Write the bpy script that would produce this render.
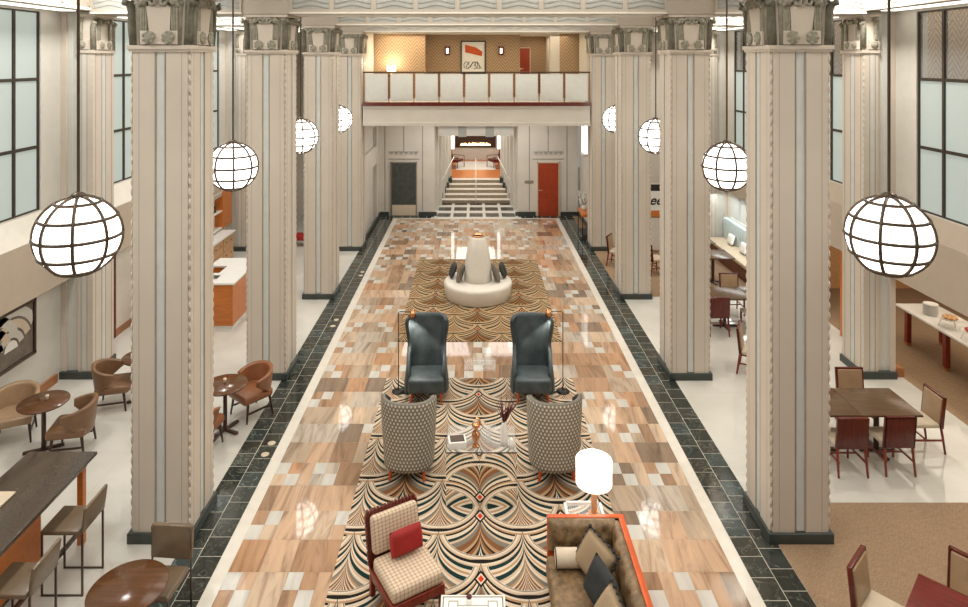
import bpy, bmesh, math, random
from mathutils import Matrix, Vector
random.seed(7)
PI = math.pi
S = bpy.context.scene
C = S.collection
for o in list(bpy.data.objects):
    bpy.data.objects.remove(o)

# ------------------------------------------------------------------ camera, world, exposure
cd = bpy.data.cameras.new('camera')
cam = bpy.data.objects.new('camera', cd); C.objects.link(cam)
cam.location = (-0.08, 0, 6.0); cam.rotation_euler = (PI/2, 0, 0)
cd.sensor_width = 36; cd.lens = 650*36/968
cd.shift_x = 10/968; cd.shift_y = -244.5/968
cd.clip_start = 0.05; cd.clip_end = 200
S.camera = cam
w = bpy.data.worlds.new('world'); S.world = w; w.use_nodes = True
w.node_tree.nodes['Background'].inputs[0].default_value = (1.0, 0.95, 0.88, 1)
w.node_tree.nodes['Background'].inputs[1].default_value = 0.26
S.view_settings.view_transform = 'Standard'
S.view_settings.look = 'None'
S.view_settings.exposure = 0.13
S.view_settings.gamma = 1.0
S.view_settings.use_curve_mapping = False

def area(name, loc, sx, sy, power, col=(1, .93, .84), rot=(0, 0, 0)):
    l = bpy.data.lights.new(name, 'AREA'); l.shape = 'RECTANGLE'; l.size = sx; l.size_y = sy
    l.energy = power; l.color = col
    o = bpy.data.objects.new(name, l); C.objects.link(o); o.location = loc; o.rotation_euler = rot
    return o
YK = [8.03 + 4.09*k for k in range(4)]          # front faces of the column rows
COLW = 0.79
for k in range(-1, 4):  # unseen area lights added above the beams to light nave and aisles
    yc = YK[0] + 4.09*k + COLW/2 - 4.09/2 + 0.0
    area('coffer_fill', (0, yc, 7.75), 6.4, 2.9, 150, (1, .955, .89))
    area('aisle_fill', (-6.2, yc+.5, 7.7), .7, .7, 110, (1, .96, .92))
    area('aisle_fill', (6.6, yc+.9, 7.7), .5, .5, 110, (1, .94, .87))
area('lobby_fill', (0, 22.9, 3.86), 5.0, 2.6, 110, (1, .97, .93))  # unseen area lights added to brighten lobby, stair hall and gallery
area('stair_fill', (0, 29.5, 3.55), 1.9, 7.0, 110, (1, .95, .88))
area('gallery_fill', (0, 22.2, 6.8), 6.5, 1.6, 60, (1, .84, .62))
area('buffet_light', (10.0, 11.5, 2.75), 3.0, 8.0, 110, (1, .86, .68))

# ------------------------------------------------------------------ materials
class X:
    """a shader value; arithmetic on it adds Math nodes"""
    def __init__(s, t, k): s.t = t; s.k = k
    def _m(s, op, *a):
        n = s.t.nodes.new('ShaderNodeMath'); n.operation = op
        for i, v in enumerate((s,)+a):
            if isinstance(v, X): s.t.links.new(v.k, n.inputs[i])
            else: n.inputs[i].default_value = float(v)
        return X(s.t, n.outputs[0])
    def __add__(s, o): return s._m('ADD', o)
    __radd__ = __add__
    def __sub__(s, o): return s._m('SUBTRACT', o)
    def __rsub__(s, o): return (s*-1)+o
    def __mul__(s, o): return s._m('MULTIPLY', o)
    __rmul__ = __mul__
    def __truediv__(s, o): return s._m('DIVIDE', o)
    def abs(s): return s._m('ABSOLUTE')
    def floor(s): return s._m('FLOOR')
    def fract(s): return s._m('FRACT')
    def sqrt(s): return s._m('SQRT')
    def sin(s): return s._m('SINE')
    def lt(s, o): return s._m('LESS_THAN', o)
    def gt(s, o): return s._m('GREATER_THAN', o)
    def min(s, o): return s._m('MINIMUM', o)
    def max(s, o): return s._m('MAXIMUM', o)
    def atan2(s, o): return s._m('ARCTAN2', o)
    def mod(s, o): return s._m('FLOORED_MODULO', o)

class Mat:
    def __init__(s, name, rough=.5, metal=0, spec=.5):
        s.m = bpy.data.materials.new(name); s.m.use_nodes = True; s.t = s.m.node_tree
        s.b = s.t.nodes['Principled BSDF']
        s.b.inputs['Roughness'].default_value = rough; s.b.inputs['Metallic'].default_value = metal
        s.b.inputs['Specular IOR Level'].default_value = spec
        s._p = None
    def pos(s, obj=True):
        n = s.t.nodes.new('ShaderNodeTexCoord')
        q = s.t.nodes.new('ShaderNodeSeparateXYZ'); s.t.links.new(n.outputs['Object'], q.inputs[0])
        s.vec = n.outputs['Object']
        return [X(s.t, q.outputs[i]) for i in range(3)]
    def comb(s, x, y, z):
        n = s.t.nodes.new('ShaderNodeCombineXYZ')
        for i, v in enumerate((x, y, z)):
            if isinstance(v, X): s.t.links.new(v.k, n.inputs[i])
            else: n.inputs[i].default_value = v
        return n.outputs[0]
    def noise(s, vec, scale=5, detail=3, dist=0, rough=.5):
        n = s.t.nodes.new('ShaderNodeTexNoise')
        n.inputs['Scale'].default_value = scale; n.inputs['Detail'].default_value = detail
        n.inputs['Distortion'].default_value = dist; n.inputs['Roughness'].default_value = rough
        if vec is not None: s.t.links.new(vec, n.inputs['Vector'])
        return X(s.t, n.outputs['Fac'])
    def ramp(s, fac, stops, const=False):
        n = s.t.nodes.new('ShaderNodeValToRGB'); s.t.links.new(fac.k, n.inputs[0])
        if const: n.color_ramp.interpolation = 'CONSTANT'
        e = n.color_ramp.elements
        while len(e) < len(stops): e.new(.5)
        for i, (p, c) in enumerate(stops):
            e[i].position = p; e[i].color = (*c, 1)
        return n.outputs[0]
    def mix(s, f, a, b, mode='MIX'):
        n = s.t.nodes.new('ShaderNodeMix'); n.data_type = 'RGBA'; n.blend_type = mode
        for i, v in ((0, f), (6, a), (7, b)):
            if isinstance(v, X): s.t.links.new(v.k, n.inputs[i])
            elif isinstance(v, (int, float)): n.inputs[i].default_value = v
            elif isinstance(v, tuple): n.inputs[i].default_value = (*v, 1)
            else: s.t.links.new(v, n.inputs[i])
        return n.outputs[2]
    def col(s, c):
        if isinstance(c, tuple): s.b.inputs['Base Color'].default_value = (*c, 1)
        else: s.t.links.new(c, s.b.inputs['Base Color'])
        return s
    def bump(s, h, strength=.3, dist=.01):
        n = s.t.nodes.new('ShaderNodeBump'); n.inputs['Strength'].default_value = strength
        n.inputs['Distance'].default_value = dist
        s.t.links.new(h.k, n.inputs['Height']); s.t.links.new(n.outputs[0], s.b.inputs['Normal'])
        return s
    def rough(s, v): s.t.links.new(v.k, s.b.inputs['Roughness']); return s

def plain(name, c, rough=.5, metal=0, var=.12, scale=6, bump=0, bscale=60, spec=.5):
    q = Mat(name, rough, metal, spec); q.pos()
    n = q.noise(q.vec, scale)
    q.col(q.ramp(n, [(.3, tuple(v*(1-var) for v in c)), (.7, tuple(min(1, v*(1+var)) for v in c))]))
    if bump: q.bump(q.noise(q.vec, bscale, 2), bump, .004)
    return q.m
def wood(name, c, rough=.3, ax=2, var=.3):
    q = Mat(name, rough); p = q.pos()
    sc = [14, 14, 14]; sc[ax] = 1.2
    n = q.noise(q.comb(p[0]*sc[0], p[1]*sc[1], p[2]*sc[2]), 2.0, 4, .6)
    q.col(q.ramp(n, [(.3, tuple(v*(1-var) for v in c)), (.7, tuple(min(1, v*(1+var)) for v in c))]))
    return q.m
def emis(name, c, st, base=(.8, .8, .8)):
    q = Mat(name, .3); q.col(base)
    q.b.inputs['Emission Color'].default_value = (*c, 1); q.b.inputs['Emission Strength'].default_value = st
    return q.m
def glass(name, c=(.95, .98, .97), rough=.02):
    q = Mat(name, rough); q.col(c); q.b.inputs['Transmission Weight'].default_value = 1
    q.b.inputs['IOR'].default_value = 1.3
    return q.m

m = {}
m['column'] = plain('column_plaster', (.62, .55, .465), .45, var=.03, scale=2)
m['bluestripe'] = plain('pale_blue_inlay', (.60, .62, .59), .4, var=.04)
m['groove'] = plain('grey_groove', (.27, .245, .20), .6)
m['leaf'] = plain('grey_green_carving', (.29, .275, .21), .6, var=.22, scale=14, bump=.6, bscale=35)
m['slate'] = plain('dark_plinth', (.045, .055, .05), .3)
m['wall'] = plain('cream_wall', (.66, .62, .55), .55, var=.04, scale=1.5)
m['walllit'] = plain('pale_textured_wall', (.62, .60, .54), .5, var=.03, scale=5)
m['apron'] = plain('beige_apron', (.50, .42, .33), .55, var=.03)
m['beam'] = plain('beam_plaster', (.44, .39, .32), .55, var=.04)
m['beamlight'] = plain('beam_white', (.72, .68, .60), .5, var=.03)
m['rib'] = plain('blue_grey_rib', (.36, .365, .335), .5, var=.06)
m['ceiling'] = plain('ceiling_white', (.8, .78, .72), .6, var=.03)
m['bronze'] = plain('dark_bronze', (.09, .065, .045), .4, .5)
m['frame'] = plain('window_frame_bronze', (.055, .042, .03), .45, .3)
m['pane'] = emis('frosted_window', (.56, .65, .60), .42, (.28, .31, .29))
m['globe'] = emis('globe_glass', (1, .965, .90), 4.2)
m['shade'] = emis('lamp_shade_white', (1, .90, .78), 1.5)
m['cove'] = emis('cove_white', (1, .95, .86), 1.8)
m['baseboard'] = wood('orange_baseboard', (.36, .15, .055), .35, 1)
m['orange'] = wood('orange_cabinet_wood', (.56, .17, .03), .3, 0, .15)
m['tanwood'] = wood('tan_drawer_wood', (.58, .33, .16), .35, 1, .12)
m['white'] = plain('white_counter', (.85, .84, .80), .2, var=.02)
m['reddoor'] = plain('red_door_paint', (.36, .045, .010), .4, var=.1)
m['greydoor'] = plain('grey_door_paint', (.065, .075, .068), .4, var=.2)
m['darkred'] = wood('dark_red_wood', (.12, .015, .008), .25, 2, .3)
m['redtop'] = wood('mahogany_top', (.13, .010, .006), .2, 0, .25)
m['redlac'] = wood('bright_red_wood', (.20, .024, .011), .28, 2, .25)
m['redorange'] = wood('orange_red_rail', (.62, .10, .018), .25, 1, .2)
m['brownwood'] = wood('brown_table_wood', (.105, .058, .028), .2, 0, .2)
m['roundwood'] = wood('round_table_wood', (.105, .042, .015), .18, 0, .2)
m['darkwood'] = wood('espresso_wood', (.05, .022, .012), .3, 2)
m['leather'] = plain('brown_leather', (.20, .105, .05), .36, var=.12, bump=.15)
m['tanleather'] = plain('tan_leather', (.36, .24, .14), .33, var=.08)
m['paleleather'] = plain('pale_leather', (.62, .52, .38), .4, var=.06)
m['stoolleather'] = plain('bronze_leather', (.17, .12, .075), .24, var=.12)
m['orangeleather'] = plain('cognac_leather', (.26, .10, .04), .36, var=.12)
m['bar_top'] = plain('grey_brown_stone', (.065, .048, .035), .14, var=.3, scale=70)
m['brass'] = plain('copper_brass', (.75, .38, .18), .22, 1)
m['chrome'] = plain('chrome', (.75, .75, .73), .15, 1)
m['blackiron'] = plain('black_metal', (.02, .018, .016), .4, .5)
m['ivory'] = plain('ivory_leather', (.80, .755, .67), .3, var=.03)
m['charcoal'] = plain('charcoal_fabric', (.03, .033, .033), .8, var=.3)
m['greyfab'] = plain('grey_brown_fabric', (.17, .145, .115), .8, var=.2)
m['blue'] = plain('blue_grey_velvet', (.055, .073, .080), .5, var=.45, scale=4, bump=.1, bscale=90)
m['brownvelvet'] = plain('brown_velvet', (.20, .125, .06), .5, var=.45, scale=16, bump=.4, bscale=45)
m['redfab'] = plain('red_fabric', (.30, .008, .005), .7, var=.1)
m['creamfab'] = plain('cream_fabric', (.66, .55, .42), .7, var=.06)
m['black'] = plain('black', (.012, .011, .01), .5)
m['dried'] = plain('dark_red_grass', (.10, .012, .015), .6)
m['food'] = plain('red_fruit', (.45, .05, .03), .4, var=.5, scale=30)
m['pastry'] = plain('golden_pastry', (.65, .38, .18), .5, var=.4, scale=40)
m['paleblue'] = plain('pale_blue_upholstery', (.52, .62, .63), .5, var=.05)
m['frost'] = plain('frosted_railing_glass', (.74, .75, .70), .3, var=.03)
m['fire'] = emis('fire_glow', (1, .62, .25), 6)
m['lineled'] = emis('bright_panel', (1, .97, .92), 1.6)
m['riser'] = plain('tan_riser', (.34, .26, .18), .5)
m['clear'] = glass('clear_glass')
q = Mat('clear_sheet_glass', .03); q.col((.9, .95, .95)); q.b.inputs['Alpha'].default_value = .13; q.b.inputs['Specular IOR Level'].default_value = .15; m['sheet'] = q.m
q = Mat('mirror', .03, 1); q.col((.86, .84, .80)); m['mirror'] = q.m

# marble mosaic tiles: every tile face carries its own random values
q = Mat('marble_tiles', .045, 0, 1.0); p = q.pos()
a = q.t.nodes.new('ShaderNodeAttribute'); a.attribute_name = 'tile'
sp = q.t.nodes.new('ShaderNodeSeparateXYZ'); q.t.links.new(a.outputs['Vector'], sp.inputs[0])
ar, ag, ab = [X(q.t, sp.outputs[i]) for i in range(3)]
n1 = q.noise(q.comb(p[0]*6+p[1]*(ag-.5)*2+ag*60, p[1]*.7+ag*31, ar*40), 1.5, 5, .7, .6)
base = q.ramp(ar, [(0, (.43, .26, .155)), (.14, (.56, .375, .245)), (.30, (.47, .36, .26)), (.46, (.35, .215, .13)), (.56, (.60, .45, .32)),
                   (.72, (.51, .29, .16)), (.82, (.53, .455, .37)), (.92, (.25, .175, .12))], True)
c1 = q.mix(.85, base, q.ramp(n1, [(.3, (.48, .42, .38)), (.5, (1, 1, 1)), (.72, (1.25, 1.22, 1.16))]), 'MULTIPLY')
c2 = q.mix(ab, c1, q.ramp(n1, [(.3, (.56, .54, .49)), (.7, (.70, .68, .62))]))
q.col(c2); m['marble'] = q.m
# slate border tiles with pale veins
q = Mat('slate_tiles', .10, 0, .55); p = q.pos()
a = q.t.nodes.new('ShaderNodeAttribute'); a.attribute_name = 'tile'
sp = q.t.nodes.new('ShaderNodeSeparateXYZ'); q.t.links.new(a.outputs['Vector'], sp.inputs[0])
ar, ag, ab = [X(q.t, sp.outputs[i]) for i in range(3)]
n1 = q.noise(q.comb(p[0]+ag*40, p[1]+ar*23, ar*9), 3.2, 4, 1.2, .6)
vein = (n1-.5).abs()
b0 = q.ramp(ar, [(0, (.018, .020, .016)), (.35, (.026, .032, .030)), (.6, (.035, .034, .026)), (.8, (.035, .048, .048))])
q.col(q.mix(.9, b0, q.ramp(vein, [(0, (7, 6.8, 6)), (.006, (2.2, 2.2, 2.0)), (.02, (1.0, 1.0, 1.0)), (.2, (1.3, 1.3, 1.2))]), 'MULTIPLY')); m['slatetile'] = q.m
m['grout'] = plain('pale_grout', (.55, .52, .44), .6)
m['threshold'] = plain('ivory_marble_line', (.74, .70, .62), .15, var=.05)
# aisle floor: polished cream stone
q = Mat('cream_stone_floor', .06, 0, .6); p = q.pos()
n1 = q.noise(q.vec, .9, 4, .8)
gx = ((p[0]/.9).fract()-.5).abs().gt(.496); gy = ((p[1]/.9).fract()-.5).abs().gt(.496)
c = q.ramp(n1, [(.3, (.54, .525, .47)), (.7, (.64, .625, .57))])
q.col(q.mix(gx.max(gy)*.35, c, (.42, .39, .34))); m['stone'] = q.m
# carpet
q = Mat('tan_carpet', .9, 0, .1); p = q.pos()
n1 = q.noise(q.comb(p[0]*2, p[1]*30, 0), 4, 3); n2 = q.noise(q.comb(p[0]*3+p[1]*3, (p[0]-p[1])*22, 0), 2.5, 3)
q.col(q.ramp((n1+n2)*.5, [(.35, (.235, .155, .095)), (.65, (.35, .245, .155))])); m['carpet'] = q.m
# grid floor before the stair
q = Mat('grid_marble', .15); p = q.pos()
gx = (((p[0])/.62).fract()-.5).abs().lt(.09); gy = ((p[1]/1.0).fract()-.5).abs().lt(.2)
q.col(q.mix(gx.max(gy), (.035, .035, .03), (.74, .72, .66))); m['grid'] = q.m
# herringbone wallpaper
q = Mat('herringbone_wallpaper', .6); p = q.pos()
u = p[0]+p[1]
zz = ((u/.44).fract()-.5).abs()*.44
s1 = ((p[2]*1.0+zz*1.3)/.13).fract()
n1 = q.noise(q.vec, 9, 2)
q.col(q.mix(n1*.5, q.ramp(s1, [(0, (.20, .11, .05)), (.15, (.42, .27, .15)), (.6, (.56, .40, .25)), (.8, (.26, .16, .085))]), (.44, .32, .2))); m['herring'] = q.m
# rug
def rug_mat(name, tint, sh):
    q = Mat(name, .95, 0, .1); p = q.pos()
    A = .53; B = .515; R = .53
    x, y = p[0], p[1]+sh
    v = (y/B)*-1
    j = v.floor(); yj = j*-B
    par = j.mod(2)
    x0 = ((x - par*A)/(2*A)+.5).floor()*(2*A) + par*A
    dx = (x-x0).abs(); dy = (yj-y)
    r = (dx*dx+dy*dy).sqrt()
    inside = r.lt(R)
    d2 = dx-A; y = p[1]+sh
    t_in = (yj+B) - (R*R-d2*d2).max(0).sqrt() - y
    e_in = R-r
    t_out = yj - (R*R-dx*dx).max(0).sqrt() - y
    d3 = dx-A; dy3 = dy-B
    e_out = R-(d3*d3+dy3*dy3).sqrt()
    t = inside*t_in + (1-inside)*t_out
    e = inside*e_in + (1-inside)*e_out
    # axis parity: owner column
    own = par*inside + (1-par)*(1-inside)
    K, W, T, G, Cm, Bn, Tl = (.018, .016, .014), (.66, .58, .47), (.42, .27, .15), (.20, .185, .155), (.55, .44, .32), (.20, .095, .045), (.012, .035, .036)
    big = q.ramp(t, [(0, K), (.045, W), (.075, Cm), (.10, Tl), (.16, W), (.20, T), (.235, W), (.27, Tl), (.34, Cm), (.38, W), (.43, G), (.49, T), (.53, W), (.56, Bn), (.60, Cm), (.63, Bn), (.67, W), (.70, Bn), (.74, W), (.77, Bn), (.81, Cm), (.85, Bn), (.89, W)], True)
    big2 = q.ramp(t, [(0, K), (.04, W), (.07, T), (.10, K), (.13, W), (.19, Tl), (.24, Cm), (.28, G), (.36, Bn), (.46, T), (.52, K), (.56, Bn), (.63, T), (.70, Tl), (.80, W), (.86, Tl)], True)
    c = q.mix(own, big2, big)
    eb = q.ramp(e*8.0, [(0, Cm), (.22, W), (.45, G), (.55, W)], True)
    c = q.mix(e.lt(.075)*(t.gt(.10)), c, eb)
    # small red lozenges on the main axes
    ax = ((x/(2*A)+.5).fract()-.5).abs()*(2*A); ay = ((y/(2*B)+.28).fract()-.5).abs()*(2*B)
    dm = ax*1.5+ay
    c = q.mix(dm.lt(.13), c, K); c = q.mix(dm.lt(.085), c, W); c = q.mix(dm.lt(.055), c, (.60, .05, .015))
    n1 = q.noise(q.vec, 70, 2)
    c = q.mix(.5, c, q.ramp(n1, [(.3, (.75, .75, .75)), (.7, (1.15, 1.15, 1.15))]), 'MULTIPLY')
    c = q.mix(1.0, c, tint, 'MULTIPLY')
    q.col(c); return q.m
m['rug'] = rug_mat('deco_rug', (1.05, 1.0, .95), -.21)
m['rug2'] = rug_mat('deco_rug_far', (.80, .66, .48), .08)
# dotted barrel chair fabric
q = Mat('dotted_grey_fabric', .6); p = q.pos()
u = p[0].atan2(p[1])*.38/.052; vv = p[2]/.05
sh = vv.floor().mod(2)*.5
fu = ((u+sh).fract()-.5)*.052; fv = (vv.fract()-.5)*.05
dd = (fu*fu+fv*fv*.5).sqrt()
q.col(q.mix(dd.lt(.0135), (.20, .18, .145), (.66, .60, .49))); m['dots'] = q.m
# plaid
q = Mat('cream_plaid', .75); p = q.pos()
gx = ((p[0]/.045).fract()).lt(.32); gy = (((p[1]+p[2])/.045).fract()).lt(.32)
q.col(q.mix((gx+gy)*.38, (.70, .57, .42), (.30, .14, .075))); m['plaid'] = q.m
q = Mat('woven_beige', .8); p = q.pos()
ch = ((p[0]/.012).fract().lt(.5)-(p[2]/.012+p[1]/.012).fract().lt(.5)).abs()
q.col(q.mix(ch, (.50, .38, .24), (.30, .20, .11))); m['weave'] = q.m

# ------------------------------------------------------------------ mesh helpers
class MB:
    def __init__(s): s.v = []; s.f = []; s.mi = []; s.sm = []
    def add(s, vs, fs, mi=0, sm=False, M=None):
        b = len(s.v)
        for p in vs: s.v.append(tuple(M @ Vector(p)) if M else tuple(p))
        for f in fs: s.f.append([b+i for i in f]); s.mi.append(mi); s.sm.append(sm)
        return s
    def box(s, x0, x1, y0, y1, z0, z1, mi=0, M=None):
        vs = [(x, y, z) for z in (z0, z1) for y in (y0, y1) for x in (x0, x1)]
        return s.add(vs, [(0, 2, 3, 1), (4, 5, 7, 6), (0, 1, 5, 4), (2, 6, 7, 3), (0, 4, 6, 2), (1, 3, 7, 5)], mi, False, M)
    def rbox(s, x0, x1, y0, y1, z0, z1, r=.02, mi=0, M=None, seg=3):
        bm = bmesh.new(); bmesh.ops.create_cube(bm, size=1)
        for v in bm.verts: v.co = ((x0+x1)/2+v.co.x*(x1-x0), (y0+y1)/2+v.co.y*(y1-y0), (z0+z1)/2+v.co.z*(z1-z0))
        bmesh.ops.bevel(bm, geom=bm.edges[:]+bm.verts[:], offset=r, segments=seg, profile=.5, affect='EDGES')
        bm.verts.index_update()
        s.add([v.co.copy() for v in bm.verts], [[v.index for v in f.verts] for f in bm.faces], mi, True, M); bm.free(); return s
    def cyl(s, p0, p1, r0, r1=None, n=14, mi=0, sm=True, M=None):
        r1 = r0 if r1 is None else r1
        p0 = Vector(p0); p1 = Vector(p1); d = (p1-p0).normalized()
        u = d.orthogonal().normalized(); w_ = d.cross(u)
        vs = []
        for p, r in ((p0, r0), (p1, r1)):
            for i in range(n):
                t = 2*PI*(i+.5)/n; vs.append(p+(u*math.cos(t)+w_*math.sin(t))*r)
        s.add(vs, [(i, (i+1) % n, n+(i+1) % n, n+i) for i in range(n)], mi, sm, M)
        s.add(vs[:n], [tuple(reversed(range(n)))], mi, False, M)
        return s.add(vs[n:], [tuple(range(n))], mi, False, M)
    def tube(s, pts, r, n=8, mi=0, M=None):
        pts = [Vector(p) for p in pts]; vs = []
        rr = r if isinstance(r, (list, tuple)) else [r]*len(pts)
        d0 = (pts[1]-pts[0]).normalized(); u = d0.orthogonal().normalized()
        for k, p in enumerate(pts):
            a = pts[max(0, k-1)]; b = pts[min(len(pts)-1, k+1)]; d = (b-a).normalized()
            u = (u-d*u.dot(d)).normalized(); w_ = d.cross(u)
            for i in range(n):
                t = 2*PI*i/n; vs.append(p+(u*math.cos(t)+w_*math.sin(t))*rr[k])
        fs = [(k*n+i, k*n+(i+1) % n, (k+1)*n+(i+1) % n, (k+1)*n+i) for k in range(len(pts)-1) for i in range(n)]
        fs += [tuple(reversed(range(n))), tuple((len(pts)-1)*n+i for i in range(n))]
        return s.add(vs, fs, mi, True, M)
    def lathe(s, prof, n=32, mi=0, M=None, c=(0, 0)):
        vs = []; k = len(prof)
        for r, z in prof:
            for i in range(n):
                t = 2*PI*i/n; vs.append((c[0]+max(r, 1e-4)*math.cos(t), c[1]+max(r, 1e-4)*math.sin(t), z))
        fs = [(a*n+i, a*n+(i+1) % n, (a+1)*n+(i+1) % n, (a+1)*n+i) for a in range(k-1) for i in range(n)]
        fs += [tuple(reversed(range(n))), tuple((k-1)*n+i for i in range(n))]
        return s.add(vs, fs, mi, True, M)
    def prism(s, poly, z0, z1, mi=0, M=None, sm=False):
        n = len(poly); vs = [(x, y, z0) for x, y in poly]+[(x, y, z1) for x, y in poly]
        s.add(vs, [(i, (i+1) % n, n+(i+1) % n, n+i) for i in range(n)], mi, sm, M)
        return s.add(vs, [tuple(reversed(range(n))), tuple(range(n, 2*n))], mi, False, M)
    def sph(s, c, r, nu=16, nv=10, mi=0, M=None):
        if not isinstance(r, tuple): r = (r, r, r)
        vs = []
        for a in range(nv+1):
            ph = PI*a/nv
            for i in range(nu):
                t = 2*PI*i/nu
                vs.append((c[0]+r[0]*max(math.sin(ph), .001)*math.cos(t), c[1]+r[1]*max(math.sin(ph), .001)*math.sin(t), c[2]-r[2]*math.cos(ph)))
        return s.add(vs, [(a*nu+i, a*nu+(i+1) % nu, (a+1)*nu+(i+1) % nu, (a+1)*nu+i) for a in range(nv) for i in range(nu)], mi, True, M)
    def shell(s, fo, fi, nu, nv, mi=0, M=None, mo=None):
        """closed shell between an outer and an inner surface, u across, v bottom to top"""
        vs = []
        for fn in (fo, fi):
            for b in range(nv+1):
                for a_ in range(nu+1): vs.append(fn(a_/nu, b/nv))
        w_ = nu+1; o2 = w_*(nv+1)
        f1 = [(b*w_+a_, b*w_+a_+1, (b+1)*w_+a_+1, (b+1)*w_+a_) for b in range(nv) for a_ in range(nu)]
        f2 = [(o2+b*w_+a_, o2+(b+1)*w_+a_, o2+(b+1)*w_+a_+1, o2+b*w_+a_+1) for b in range(nv) for a_ in range(nu)]
        e = []
        for a_ in range(nu):
            e.append((a_, o2+a_, o2+a_+1, a_+1)); t = nv*w_+a_; e.append((t, t+1, o2+t+1, o2+t))
        for b in range(nv):
            t = b*w_; e.append((t, t+w_, o2+t+w_, o2+t)); t = b*w_+nu; e.append((t, o2+t, o2+t+w_, t+w_))
        bse = len(s.v)
        s.add(vs, f1+e, mi if mo is None else mo, True, M)
        for f in f2: s.f.append([bse+i for i in f]); s.mi.append(mi); s.sm.append(True)
        return s
    def pillow(s, wd, ht, th, mi=0, M=None, n=10):
        """a cushion in the XZ plane, thickness along Y"""
        def g(sgn):
            def fn(u, v):
                a = u*2-1; b = v*2-1
                k = max(0, (1-a**4)*(1-b**4))**.5
                return (a*wd/2*(1-.05*b*b), sgn*th/2*k, b*ht/2*(1-.05*a*a))
            return fn
        return s.shell(g(-1), g(1), n, n, mi, M)
    def build(s, name, mats, parent=None, loc=None, rot=None, bevel=0):
        me = bpy.data.meshes.new(name); me.from_pydata(s.v, [], s.f)
        if not isinstance(mats, (list, tuple)): mats = [mats]
        for q_ in mats: me.materials.append(m[q_] if isinstance(q_, str) else q_)
        me.polygons.foreach_set('material_index', s.mi); me.polygons.foreach_set('use_smooth', s.sm)
        me.update()
        bm = bmesh.new(); bm.from_mesh(me); bmesh.ops.recalc_face_normals(bm, faces=bm.faces[:]); bm.to_mesh(me); bm.free()
        o = bpy.data.objects.new(name, me); C.objects.link(o)
        if parent: o.parent = parent
        if loc: o.location = loc
        if rot is not None: o.rotation_euler = (0, 0, rot)
        if bevel:
            b = o.modifiers.new('bevel', 'BEVEL'); b.width = bevel; b.segments = 2; b.limit_method = 'ANGLE'
        return o

def tag(o, label=None, cat=None, group=None, kind=None):
    if label: o['label'] = label
    if cat: o['category'] = cat
    if group: o['group'] = group
    if kind: o['kind'] = kind
    return o
def thing(name, loc=(0, 0, 0), rz=0):
    o = bpy.data.objects.new(name, None); C.objects.link(o); o.empty_display_size = .1
    o.location = loc; o.rotation_euler = (0, 0, rz); return o
def dup(r, loc, rz=0, label=None, group=None):
    kids = {}
    for o in bpy.data.objects:
        if o.parent: kids.setdefault(o.parent.name, []).append(o)
    def rec(o, parent):
        c = o.copy(); C.objects.link(c); c.parent = parent
        for k in kids.get(o.name, []): rec(k, c)
        return c
    c = rec(r, None); c.location = loc; c.rotation_euler = (0, 0, rz)
    if label: c['label'] = label
    if group: c['group'] = group
    return c
def struct(o): o['kind'] = 'structure'; return o
def TR(x, y, z, rx=0, ry=0, rz=0):
    return Matrix.Translation((x, y, z)) @ Matrix.Rotation(rz, 4, 'Z') @ Matrix.Rotation(ry, 4, 'Y') @ Matrix.Rotation(rx, 4, 'X')
D = math.radians

# ------------------------------------------------------------------ floors
WX = 7.85
def tiles(name, rects, mat, gap=0.0, z=0.0):
    vs = []; fs = []; cols = []
    for (x0, x1, y0, y1, r, g, b) in rects:
        n = len(vs); vs += [(x0+gap, y0+gap, z), (x1-gap, y0+gap, z), (x1-gap, y1-gap, z), (x0+gap, y1-gap, z)]
        fs.append((n, n+1, n+2, n+3)); cols += [r, g, b, 1]
    me = bpy.data.meshes.new(name); me.from_pydata(vs, [], fs); me.materials.append(m[mat])
    at = me.attributes.new('tile', 'FLOAT_COLOR', 'FACE'); at.data.foreach_set('color', cols)
    o = bpy.data.objects.new(name, me); C.objects.link(o); struct(o); return o
MB().box(-WX-.2, 13, -2, 36, -.2, -.012).build('floor', 'grout')['kind'] = 'structure'
# marble field: bands .515 deep, alternately large slabs and slabs with staggered small white squares
U = 5.92/33; rects = []; y = 4.51; band = 0
while y < 24.3:
    y1 = min(y+.515, 24.36); ym = (y+y1)/2
    x = 0
    if band % 2 == 0:
        x = -random.choice([0, 1, 2])
        while x < 33:
            wdt = random.choice([2, 3, 3, 2])
            a_, b_ = max(0, x), min(33, x+wdt)
            if b_ > a_: rects.append((-2.96+a_*U, -2.96+b_*U, y, y1, random.random(), random.random(), 0))
            x += wdt
    else:
        while x < 33:
            k = random.random()
            if k < .62 and x < 32:
                up = random.random() < .5
                for c_ in (0, 1):
                    top = (c_ == 0) == up
                    wy = (ym, y1) if top else (y, ym); oy = (y, ym) if top else (ym, y1)
                    rects.append((-2.96+(x+c_)*U, -2.96+(x+c_+1)*U, *wy, random.random(), random.random(), 1))
                    rects.append((-2.96+(x+c_)*U, -2.96+(x+c_+1)*U, *oy, random.random(), random.random(), 0))
                x += 2
                if x < 33:
                    wdt = random.choice([1, 1, 2]); b_ = min(33, x+wdt)
                    rects.append((-2.96+x*U, -2.96+b_*U, y, y1, random.random(), random.random(), 0)); x = b_
            else:
                wdt = random.choice([1, 2, 3]); b_ = min(33, x+wdt)
                rects.append((-2.96+x*U, -2.96+b_*U, y, y1, random.random(), random.random(), 0)); x = b_
    y = y1; band += 1
tiles('floor', rects, 'marble', .0012)
fr = MB()
fr.box(-3.12, -2.96, 4, 24.5, -.012, .0); fr.box(2.96, 3.12, 4, 24.5, -.012, .0); fr.box(-2.96, 2.96, 24.36, 24.5, -.012, 0)
struct(fr.build('trim_1', 'threshold'))
rects = []
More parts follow.
